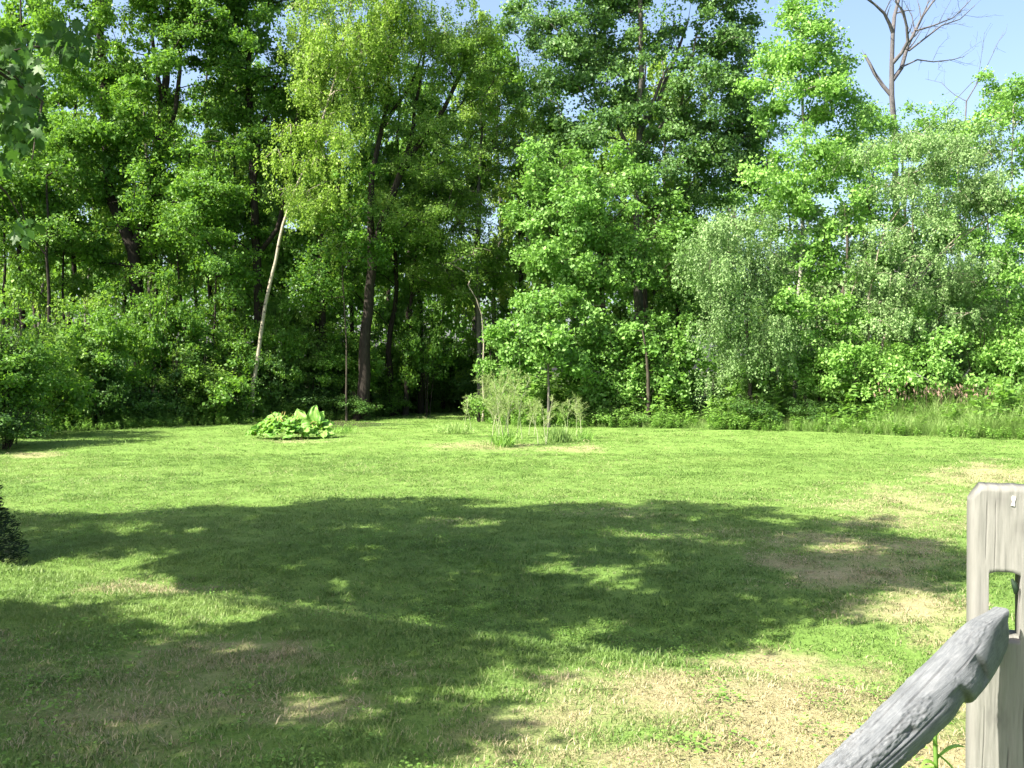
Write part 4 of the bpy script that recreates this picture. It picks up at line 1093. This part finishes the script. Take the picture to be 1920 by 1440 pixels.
def weed_clump(px, py, w, h, n, label, seed, mat='meadow'):
    n = int(n * 1.5)
    r = np.random.default_rng(seed); Y = GY(py); b = PX(px, py, Y); b[2] = float(land(b[0], b[1])) - 0.01
    t = thing('weed_clump', label, 'weeds', b, 'weed clumps in the asparagus bed')
    s = Y / FOCAL; mb = MB()
    C = np.stack([r.normal(0, 0.42, n) * w * s, r.normal(0, 0.25, n), np.zeros(n)], -1)
    H = h * s * r.uniform(0.35, 1.1, n)
    ax = np.stack([r.normal(0, 0.3, n), r.normal(0, 0.3, n), np.ones(n)], -1)
    leaf_quads(mb, C, ax + 0.25 * r.standard_normal((n, 3)), r.standard_normal((n, 3)), H, 0.06, 0.1, r.random(n))
    m = n // 2; k = r.integers(0, n, m)
    leaf_quads(mb, C[k] + ax[k] * (H[k] * r.random(m))[:, None], r.standard_normal((m, 3)), r.standard_normal((m, 3)) + [0, 0, 1], np.full(m, 0.07), 0.5, 0.2, r.random(m))
    link('foliage', mb.mesh('foliage', M[mat]), t)
weed_clump(850, 812, 44, 26, 240, 'low bluish weeds at the left end of the asparagus bed', 91)
weed_clump(945, 838, 26, 34, 260, 'grassy weeds round the foot of the tallest asparagus', 92, 'herb')
weed_clump(1050, 828, 34, 34, 260, 'grassy weeds between the short bushy and the outermost asparagus', 93)
weed_clump(1095, 826, 18, 24, 110, 'weeds at the foot of the outermost asparagus', 94, 'herb')
weed_clump(642, 812, 26, 22, 90, 'small yellow-green weeds right of the rhubarb', 95, 'herb')

# ------------------------------------------------------------------ broad-leaved weeds in the near turf
def near_weed(px, py, z, n, size, label, seed):
    r = np.random.default_rng(seed); Y = GY(py, z); b = PX(px, py, Y); b[2] = float(land(b[0], b[1]))
    t = thing('broadleaf_weed', label, 'weed', b, 'broad-leaved weeds in the near turf')
    mb = MB()
    C = np.stack([r.normal(0, size, n), r.normal(0, size, n), 0.01 + 0.04 * r.random(n)], -1); a = r.random(n) * 6.283
    leaf_quads(mb, C, np.stack([np.cos(a), np.sin(a), 0.35 * r.random(n)], -1), unit(np.array([0, 0, 1]) + 0.35 * r.standard_normal((n, 3))), 0.024 * (0.5 + 0.9 * r.random(n)), 0.6, 0.2, r.random(n))
    link('foliage', mb.mesh('foliage', M['herb']), t)
near_weed(1345, 1328, 0.46, 90, 0.06, 'patch of broad-leaved weed in the parched turf, middle of the bare area', 101)
near_weed(1290, 1420, 0.46, 110, 0.07, 'patch of broad-leaved weed at the bottom of the parched turf', 102)
near_weed(1575, 1300, 0.42, 60, 0.06, 'patch of broad-leaved weed beside the fence rail', 103)
near_weed(1500, 1268, 0.40, 120, 0.16, 'strip of clover-like weed along the bank edge above the parched turf', 104)

def build_clover():
    r = np.random.default_rng(33); tp = []
    for k in range(3):
        q = np.random.default_rng(340 + k); mb = MB(); n = 16
        C = np.stack([q.normal(0, 0.035, n), q.normal(0, 0.035, n), 0.012 + 0.025 * q.random(n)], -1); a = q.random(n) * 6.283
        leaf_quads(mb, C, np.stack([np.cos(a), np.sin(a), 0.3 * q.random(n)], -1), unit(np.array([0, 0, 1]) + 0.35 * q.standard_normal((n, 3))), 0.013 * (0.6 + 0.9 * q.random(n)), 0.8, 0.15, q.random(n))
        tp.append(mb)
    n = 26000; y = 2.5 + 13 * r.random(n); x = (r.random(n) * 2 - 1) * (0.53 * y + 1)
    k = fbm(x * 0.9 + 70, y * 0.9, 4) + 0.10 * r.standard_normal(n) > 0.66; x, y = x[k], y[k]; n = len(x)
    s = 0.7 + 0.7 * r.random(n)
    scatter('clover', 'patches of clover and small weeds growing through the mown grass', tp, np.stack([x, y, land(x, y)], -1), np.stack([0 * x, 0 * x, r.random(n) * 6.283], -1),
            np.stack([s, s, s], -1), r.integers(0, 3, n), M['herb'], {'vary': r.random(n)})
build_clover()

# ------------------------------------------------------------------ split rail fence
def wood_mat(name, base, dark, light, axis_scale, bump=0.5, grain=0.18, fine=(1, 1, 1)):
    m, nt = new_mat(name)
    tc = N(nt, 'ShaderNodeTexCoord')
    mp = N(nt, 'ShaderNodeMapping'); mp.inputs['Scale'].default_value = axis_scale
    nt.links.new(tc.outputs['Object'], mp.inputs['Vector'])
    n = noise(nt, 16, 6, 0.7, mp.outputs[0], 0.3); n2 = noise(nt, 9, 4, 0.6, tc.outputs['Object']); mp3 = N(nt, 'ShaderNodeMapping'); mp3.inputs['Scale'].default_value = fine; nt.links.new(tc.outputs['Object'], mp3.inputs['Vector'])
    n3 = noise(nt, 90, 4, 0.7, mp3.outputs[0])
    c = ramp(nt, [(0.28, dark), (0.5, base), (0.74, light)], n.outputs[0]).outputs[0]
    c = mixc(nt, ramp(nt, [(0.52, (0, 0, 0)), (0.75, (0.55, 0.55, 0.55))], n2.outputs[0]).outputs[0], c, dark)
    c = mixc(nt, grain, c, ramp(nt, [(0.35, dark), (0.65, light)], n3.outputs[0]).outputs[0])
    at = N(nt, 'ShaderNodeAttribute', attribute_name='tint')
    c = mixc(nt, maths(nt, 'MULTIPLY', maths(nt, 'SUBTRACT', 0.5, at.outputs['Fac']), 2.0, True), c, (0.035, 0.035, 0.036))
    p = N(nt, 'ShaderNodeBsdfPrincipled'); nt.links.new(c, p.inputs['Base Color']); p.inputs['Roughness'].default_value = 0.85
    p.inputs['Specular IOR Level'].default_value = 0.25
    b = N(nt, 'ShaderNodeBump'); b.inputs['Strength'].default_value = bump; b.inputs['Distance'].default_value = 0.004
    nt.links.new(maths(nt, 'ADD', n.outputs[0], maths(nt, 'MULTIPLY', n3.outputs[0], 0.6)), b.inputs['Height']); nt.links.new(b.outputs[0], p.inputs['Normal'])
    out = N(nt, 'ShaderNodeOutputMaterial'); nt.links.new(p.outputs[0], out.inputs[0])
    return m
M['post'] = wood_mat('weathered_post', (0.185, 0.186, 0.176), (0.148, 0.149, 0.140), (0.215, 0.216, 0.206), (9, 9, 0.8), 0.25, 0.35, (5, 5, 0.15))
M['rail'] = wood_mat('weathered_rail', (0.128, 0.141, 0.155), (0.066, 0.074, 0.084), (0.205, 0.217, 0.23), (1.0, 1.8, 1.8), 0.5, 0.4, (0.25, 3.5, 3.5))
def post_mesh(top, foot, slots):
    """square post, rounded edges, mortised slots; local x across, y through, z up; z=0 at the foot"""
    H = top - foot; W = 0.061; D = 0.048; SL = 0.027
    xs = np.unique(np.round(np.concatenate([[-W, -W + 0.003, -W + 0.008, -W + 0.015], np.linspace(-0.043, 0.043, 87), [-SL, SL], [W - 0.015, W - 0.008, W - 0.003, W]]), 4))
    zs = np.concatenate([np.arange(0, H, 0.012), [H]])
    for a, b in slots: zs = np.concatenate([zs, [a, b]])
    zs = np.unique(np.round(zs, 4)); zs = zs[np.concatenate([[True], np.diff(zs) > 0.003])]
    nx, nz = len(xs), len(zs)
    X, Z = np.meshgrid(xs, zs, indexing='xy')
    def yh(x): 
        q = np.clip((np.abs(x) - (W - 0.016)) / 0.016, 0, 1); return D - 0.016 * (1 - np.sqrt(1 - q * q + 1e-9))
    groove = np.zeros_like(X)
    for gx, z0, z1, dp, wd in ((-0.033, H - 0.13, H - 0.03, 0.0022, 0.0007), (-0.018, H - 0.16, H - 0.03, 0.0022, 0.0007), (0.036, H - 0.7, H - 0.28, 0.003, 0.0009), (-0.036, H - 0.9, H - 0.42, 0.002, 0.0008), (0.040, H - 0.16, H - 0.02, 0.003, 0.0009), (0.006, H - 0.9, H - 0.50, 0.003, 0.0009)):
        c = gx + 0.0025 * np.sin((Z - z0) * 18) + 0.002 * (fbm(Z * 14, Z * 0 + gx * 99, 3) - 0.5)
        groove += dp * np.exp(-((X - c) / wd) ** 2) * ((Z > z0) & (Z < z1))
    rough = 0.0035 * (fbm(X * 40 + 7, Z * 5, 3) - 0.5) + 0.002 * (fbm(X * 150, Z * 20, 2) - 0.5)
    Yf = -(yh(X) + rough - groove); Yb = yh(X) + rough
    cut = np.where(X < -0.040, (-0.040 - X) * 1.35, np.where(X > 0.046, (X - 0.046) * 1.3, 0)) + 0.0025 * fbm(X * 60, X * 0, 2)
    T = Z - np.clip((Z - (H - 0.06)) / 0.06, 0, 1) * cut
    for a, b in slots:    # rounded upper corners of the slots
        near = np.clip(1 - np.abs(Z - b) / 0.02, 0, 1) * np.clip((np.abs(X) - 0.014) / 0.013, 0, 1) * (np.abs(X) <= SL + 1e-4)
        T = T - near * 0.005
    Xs_ = X
    Xw = X + 0.002 * (fbm(Z * 6, Z * 0 + 3, 2) - 0.5)
    mb = MB(); smudge = 0.16 * np.exp(-((Xs_ + 0.012) / 0.016) ** 2 - ((Z - H + 0.024) / 0.012) ** 2) * (0.4 + fbm(X * 90, Z * 90, 3))
    for kx, kz, kr in ((0.030, H - 0.075, 0.007), (-0.046, H - 0.30, 0.009), (-0.012, H - 0.44, 0.010)):
        q = np.hypot((X - kx), (Z - kz) * 0.8) / kr
        smudge = smudge + 0.22 * np.exp(-q ** 2) + 0.10 * np.exp(-((q - 1.7) / 0.35) ** 2)
    smudge = smudge + 0.12 * smooth((Z - H + 0.012) / 0.012) * fbm(X * 70, Z * 30, 3)
    tint = np.clip(0.5 - groove.ravel() * 80 - smudge.ravel(), 0, 0.5)
    V = np.concatenate([np.stack([Xw, Yf, T], -1).reshape(-1, 3), np.stack([Xw, Yb, T], -1).reshape(-1, 3)])
    n = nx * nz
    xm = (xs[:-1] + xs[1:]) / 2; zm = (zs[:-1] + zs[1:]) / 2
    solid = np.ones((nz - 1, nx - 1), bool)
    for a, b in slots: solid &= ~((np.abs(xm)[None] < SL) & (zm[:, None] > a) & (zm[:, None] < b))
    F = []
    idx = lambda j, i: j * nx + i
    for j in range(nz - 1):
        for i in range(nx - 1):
            if not solid[j, i]: continue
            a, b, c, d = idx(j, i), idx(j, i + 1), idx(j + 1, i + 1), idx(j + 1, i)
            F.append((a, b, c, d)); F.append((n + d, n + c, n + b, n + a))
            if i == 0 or not solid[j, i - 1]: F.append((d, n + d, n + a, a))
            if i == nx - 2 or not solid[j, i + 1]: F.append((b, n + b, n + c, c))
            if j == 0 or not solid[j - 1, i]: F.append((a, n + a, n + b, b))
            if j == nz - 2 or not solid[j + 1, i]: F.append((c, n + c, n + d, d))
    mb.add(V, F, np.concatenate([tint, np.full(n, 0.5)]))
    me = mb.mesh('post', M['post'], True)
    return me
def rail_mesh(length, seed):
    """round pole along +x with its far end hewn to a tongue; x=0 is the tip"""
    r = np.random.default_rng(seed)
    s = np.concatenate([np.linspace(0, 0.75, 300), np.linspace(0.755, length, 90)]); m = 170
    a = np.arange(m) * 2 * math.pi / m
    S, A_ = np.meshgrid(s, a, indexing='ij')
    tip = smooth(S / 0.24)
    ry = 0.020 + 0.034 * tip; rz = 0.046 + 0.010 * smooth(S / 0.16)
    ry = ry - 0.034 * np.clip(S - 0.1, 0, 0.55); rz = rz - 0.038 * np.clip(S - 0.1, 0, 0.55)
    cy, cz = np.cos(A_), np.sin(A_)
    pw = 0.42 + 0.58 * tip     # squarer at the tongue
    Yp = np.sign(cy) * np.abs(cy) ** pw * ry; Zp = np.sign(cz) * np.abs(cz) ** pw * rz
    # flaking bark: raised crusty patches and two hewn notches on the side towards the lower edge
    patch = smooth((fbm(S * 7 + 2, A_ * 1.3, 3) - 0.52) / 0.10)
    crust = patch * (0.0010 + 0.0042 * (fbm(S * 130, A_ * 13, 2) - 0.42))
    wave_ = 0.004 * (fbm(S * 4 + 11, np.cos(A_) * 1.5 + 3, 2) - 0.5) + 0.0007 * (fbm(S * 18, A_ * 6, 3) - 0.5)
    tint = np.full(S.shape, 0.5)
    notch = np.zeros_like(S)
    for s0, a0, aw, dp, sk in ((0.235, -0.42, 0.95, 0.011, 0.030), (0.170, 0.22, 0.62, 0.008, 0.018), (0.42, 0.5, 0.2, 0.004, 0.02)):
        da = (A_ - a0 - NOTCH_OFF + math.pi) % (2 * math.pi) - math.pi
        c = s0 + sk * da
        q = (S - c)
        prof = np.where(q < 0, np.exp(-(q / 0.006) ** 2), np.exp(-(q / 0.045) ** 2)) * np.clip(1 - (da / aw) ** 2, 0, 1) ** 0.5
        notch += dp * prof
        tint -= 0.30 * np.exp(-((q + 0.002) / 0.007) ** 2) * np.clip(1 - (da / aw) ** 2, 0, 1)
    crack = np.zeros_like(S)
    for c0, s0, s1 in ((1.0, 0.36, 0.9), (1.9, 0.45, 1.6), (0.45, 0.42, 1.2), (1.5, 0.52, 2.0), (0.1, 0.48, 1.0), (0.75, 0.12, 0.28), (1.25, 0.20, 0.42), (0.25, 0.30, 0.55), (1.7, 0.25, 0.50)):
        da = (A_ - c0 - 0.12 * np.sin(S * 9) - 0.15 * S + math.pi) % (2 * math.pi) - math.pi
        q = np.exp(-(da / 0.030) ** 2) * smooth((S - s0) / 0.05) * smooth((s1 - S) / 0.05); crack += 0.0025 * q; tint -= 0.24 * q
    tint -= 0.10 * patch * (fbm(S * 90, A_ * 10, 2) < 0.45)
    k = 1 + (crust + wave_ - notch - crack) / np.maximum(np.hypot(Yp, Zp), 0.02)
    Yp = Yp * k * 0.95; Zp = Zp * k * 0.95
    Zp = np.where(Zp > 0, Zp * (0.80 + 0.20 * smooth(S / 0.10)), Zp) + 0.016 * (1 - tip)
    X = S + 0.024 * (1 - np.clip(S / 0.06, 0, 1)) * (0.9 - 0.9 * np.sin(A_))      # slightly slanting end cut
    X = X + 0.004 * (fbm(A_ * 3, A_ * 0 + 1, 2) - 0.5) * (S < 0.02)
    V = np.stack([X, Yp, Zp + 0.012 * np.sin(S * 1.3)], -1)
    ns = len(s); i = np.arange(ns - 1)[:, None] * m; j = np.arange(m)[None]; j2 = (j + 1) % m
    mb = MB()
    mb.add(V.reshape(-1, 3), np.stack([i + j, i + j2, i + m + j2, i + m + j], -1).reshape(-1, 4), np.clip(tint, 0, 0.5).ravel())
    c0 = V[0].mean(0); c1 = V[-1].mean(0)
    for ring, cc, base_ in ((0, c0, None), (ns - 1, c1, None)):
        R = V[ring]; mb.add(np.concatenate([R, [cc + (-0.004 if ring == 0 else 0.004) * np.array([1, 0, 0])]]), [(q, (q + 1) % m, m) for q in range(m)], 0.45)
    return mb.mesh('rail', M['rail'], True)
NOTCH_OFF = 0.0
def fence():
    Yp = 1.87
    ptop = PX(1905, 915, Yp)
    gx = float(land(ptop[0], Yp))
    foot = np.array([ptop[0], Yp + 0.05, gx - 0.05])
    t = thing('split_rail_fence', 'weathered grey split rail fence, its round rail tilted into the slot of a square post', 'fence', foot)
    H = ptop[2] - foot[2]
    slot_top = H - 0.16
    pm = post_mesh(ptop[2], foot[2], [(slot_top - 0.13, slot_top), (slot_top - 0.62, slot_top - 0.49)])
    p = link('post', pm, t); p.rotation_euler.z = -math.radians(21)
    # a fleck of white paint on the post and a curled dead leaf caught in the slot
    mb = MB(); q = np.array([0.013, -0.0505, H - 0.021])
    prof = [(-0.004, 0), (0.003, -0.001), (0.0025, 0.006), (0.0045, 0.016), (-0.001, 0.018), (-0.003, 0.013), (-0.0008, 0.007)]
    V = [(q[0] + x, q[1], q[2] + z - 0.012) for x, z in prof] + [(q[0] + x, q[1] + 0.003, q[2] + z - 0.012) for x, z in prof]; n = len(prof)
    mb.add(V, [(i, (i + 1) % n, n + (i + 1) % n, n + i) for i in range(n)]); mb.add(V[:n], [(0, 1, 2), (0, 2, 6), (2, 5, 6), (2, 3, 5), (3, 4, 5)])
    wm, nt = new_mat('white_paint'); pb = N(nt, 'ShaderNodeBsdfPrincipled'); pb.inputs['Base Color'].default_value = (0.8, 0.8, 0.78, 1); pb.inputs['Roughness'].default_value = 0.5
    out = N(nt, 'ShaderNodeOutputMaterial'); nt.links.new(pb.outputs[0], out.inputs[0])
    link('paint_fleck', mb.mesh('paint_fleck', wm), p)
    mb = MB(); c = np.array([0.012, -0.045, slot_top - 0.012])
    L = [c, c + [0.004, -0.003, -0.008], c + [0.007, -0.004, -0.018], c + [0.006, -0.002, -0.027]]
    tube(mb, L, [0.002, 0.005, 0.006, 0.003], 7, 0.0)
    link('dead_leaf', mb.mesh('dead_leaf', M['conifer'], True), p)
    tipw = PX(1882, 1185, Yp - 0.005); far = PX(1612, 1445, 1.53)
    d = unit(far - tipw); L = 2.5
    rm = rail_mesh(L, 5)
    o = link('rail', rm, t)
    zx = unit(np.cross(d, [0, 0, 1.0])); up = np.cross(zx, d)          # local x along the rail, y across, z up
    yv = -zx if True else zx
    yv = np.cross(up, d)
    m = Matrix(((d[0], yv[0], up[0], 0), (d[1], yv[1], up[1], 0), (d[2], yv[2], up[2], 0), (0, 0, 0, 1)))
    o.matrix_local = Matrix.Translation(Vector(tipw - foot)) @ m
    e = tipw + d * (L - 0.06)
    g2 = float(land(e[0], e[1])); f2 = np.array([e[0], e[1] - 0.02, g2 - 0.05])
    H2 = e[2] - f2[2] + 0.22; s2 = e[2] - f2[2] + 0.075
    pm2 = post_mesh(f2[2] + H2, f2[2], [(s2 - 0.145, s2)])
    p2 = link('post', pm2, t, Vector(f2 - foot)); p2.rotation_euler.z = math.atan2(d[1], d[0]) + math.pi / 2
fence()
def fence_weed():
    b = PX(1760, 1470, 2.3); b[2] = float(land(b[0], b[1])) - 0.02
    t = thing('tall_weed', 'bright green long-leaved weed growing behind the fence rail beside the post', 'weed', b)
    top = PX(1752, 1350, 2.3)
    r = np.random.default_rng(7)
    mb = MB(); tube(mb, [b, (b + top) / 2 + [0.01, 0, 0], top], [0.006, 0.006, 0.005], 6); link('stem', mb.mesh('stem', M['herb'], True, b), t)
    for (x0, y0), (x1, y1), (x2, y2) in (((1757, 1425), (1785, 1395), (1812, 1402)), ((1757, 1440), (1735, 1415), (1722, 1452)), ((1758, 1400), (1740, 1370), (1718, 1392)),
                                         ((1757, 1415), (1790, 1440), (1806, 1475)), ((1757, 1380), (1775, 1345), (1790, 1362)), ((1756, 1360), (1752, 1325), (1745, 1310)), ((1757, 1440), (1715, 1440), (1700, 1475))):
        a, c, e = PX(x0, y0, 2.3), PX(x1, y1, 2.3 + r.uniform(-0.06, 0.06)), PX(x2, y2, 2.3 + r.uniform(-0.12, 0.12))
        V = []; n = 9
        for k in range(n):
            s = k / (n - 1); p = a * (1 - s) ** 2 + 2 * c * s * (1 - s) + e * s * s
            w = 0.009 * math.sin(math.pi * (0.15 + 0.85 * s)) ** 0.8 + 0.0004
            V += [p + [0, w * 0.8, w * 0.7], p, p + [0, -w * 0.8, w * 0.7]] if abs(x2 - x0) > 20 else [p + [w, 0, 0.0], p + [0, 0.002, 0], p - [w, 0, 0]]
        i = np.arange(n - 1)[:, None] * 3 + np.arange(2)[None]
        mb = MB(); mb.add(V, np.stack([i, i + 1, i + 4, i + 3], -1).reshape(-1, 4), 0.4 + 0.5 * r.random())
        link('leaf', mb.mesh('leaf', M['herb'], True, b), t)
fence_weed()
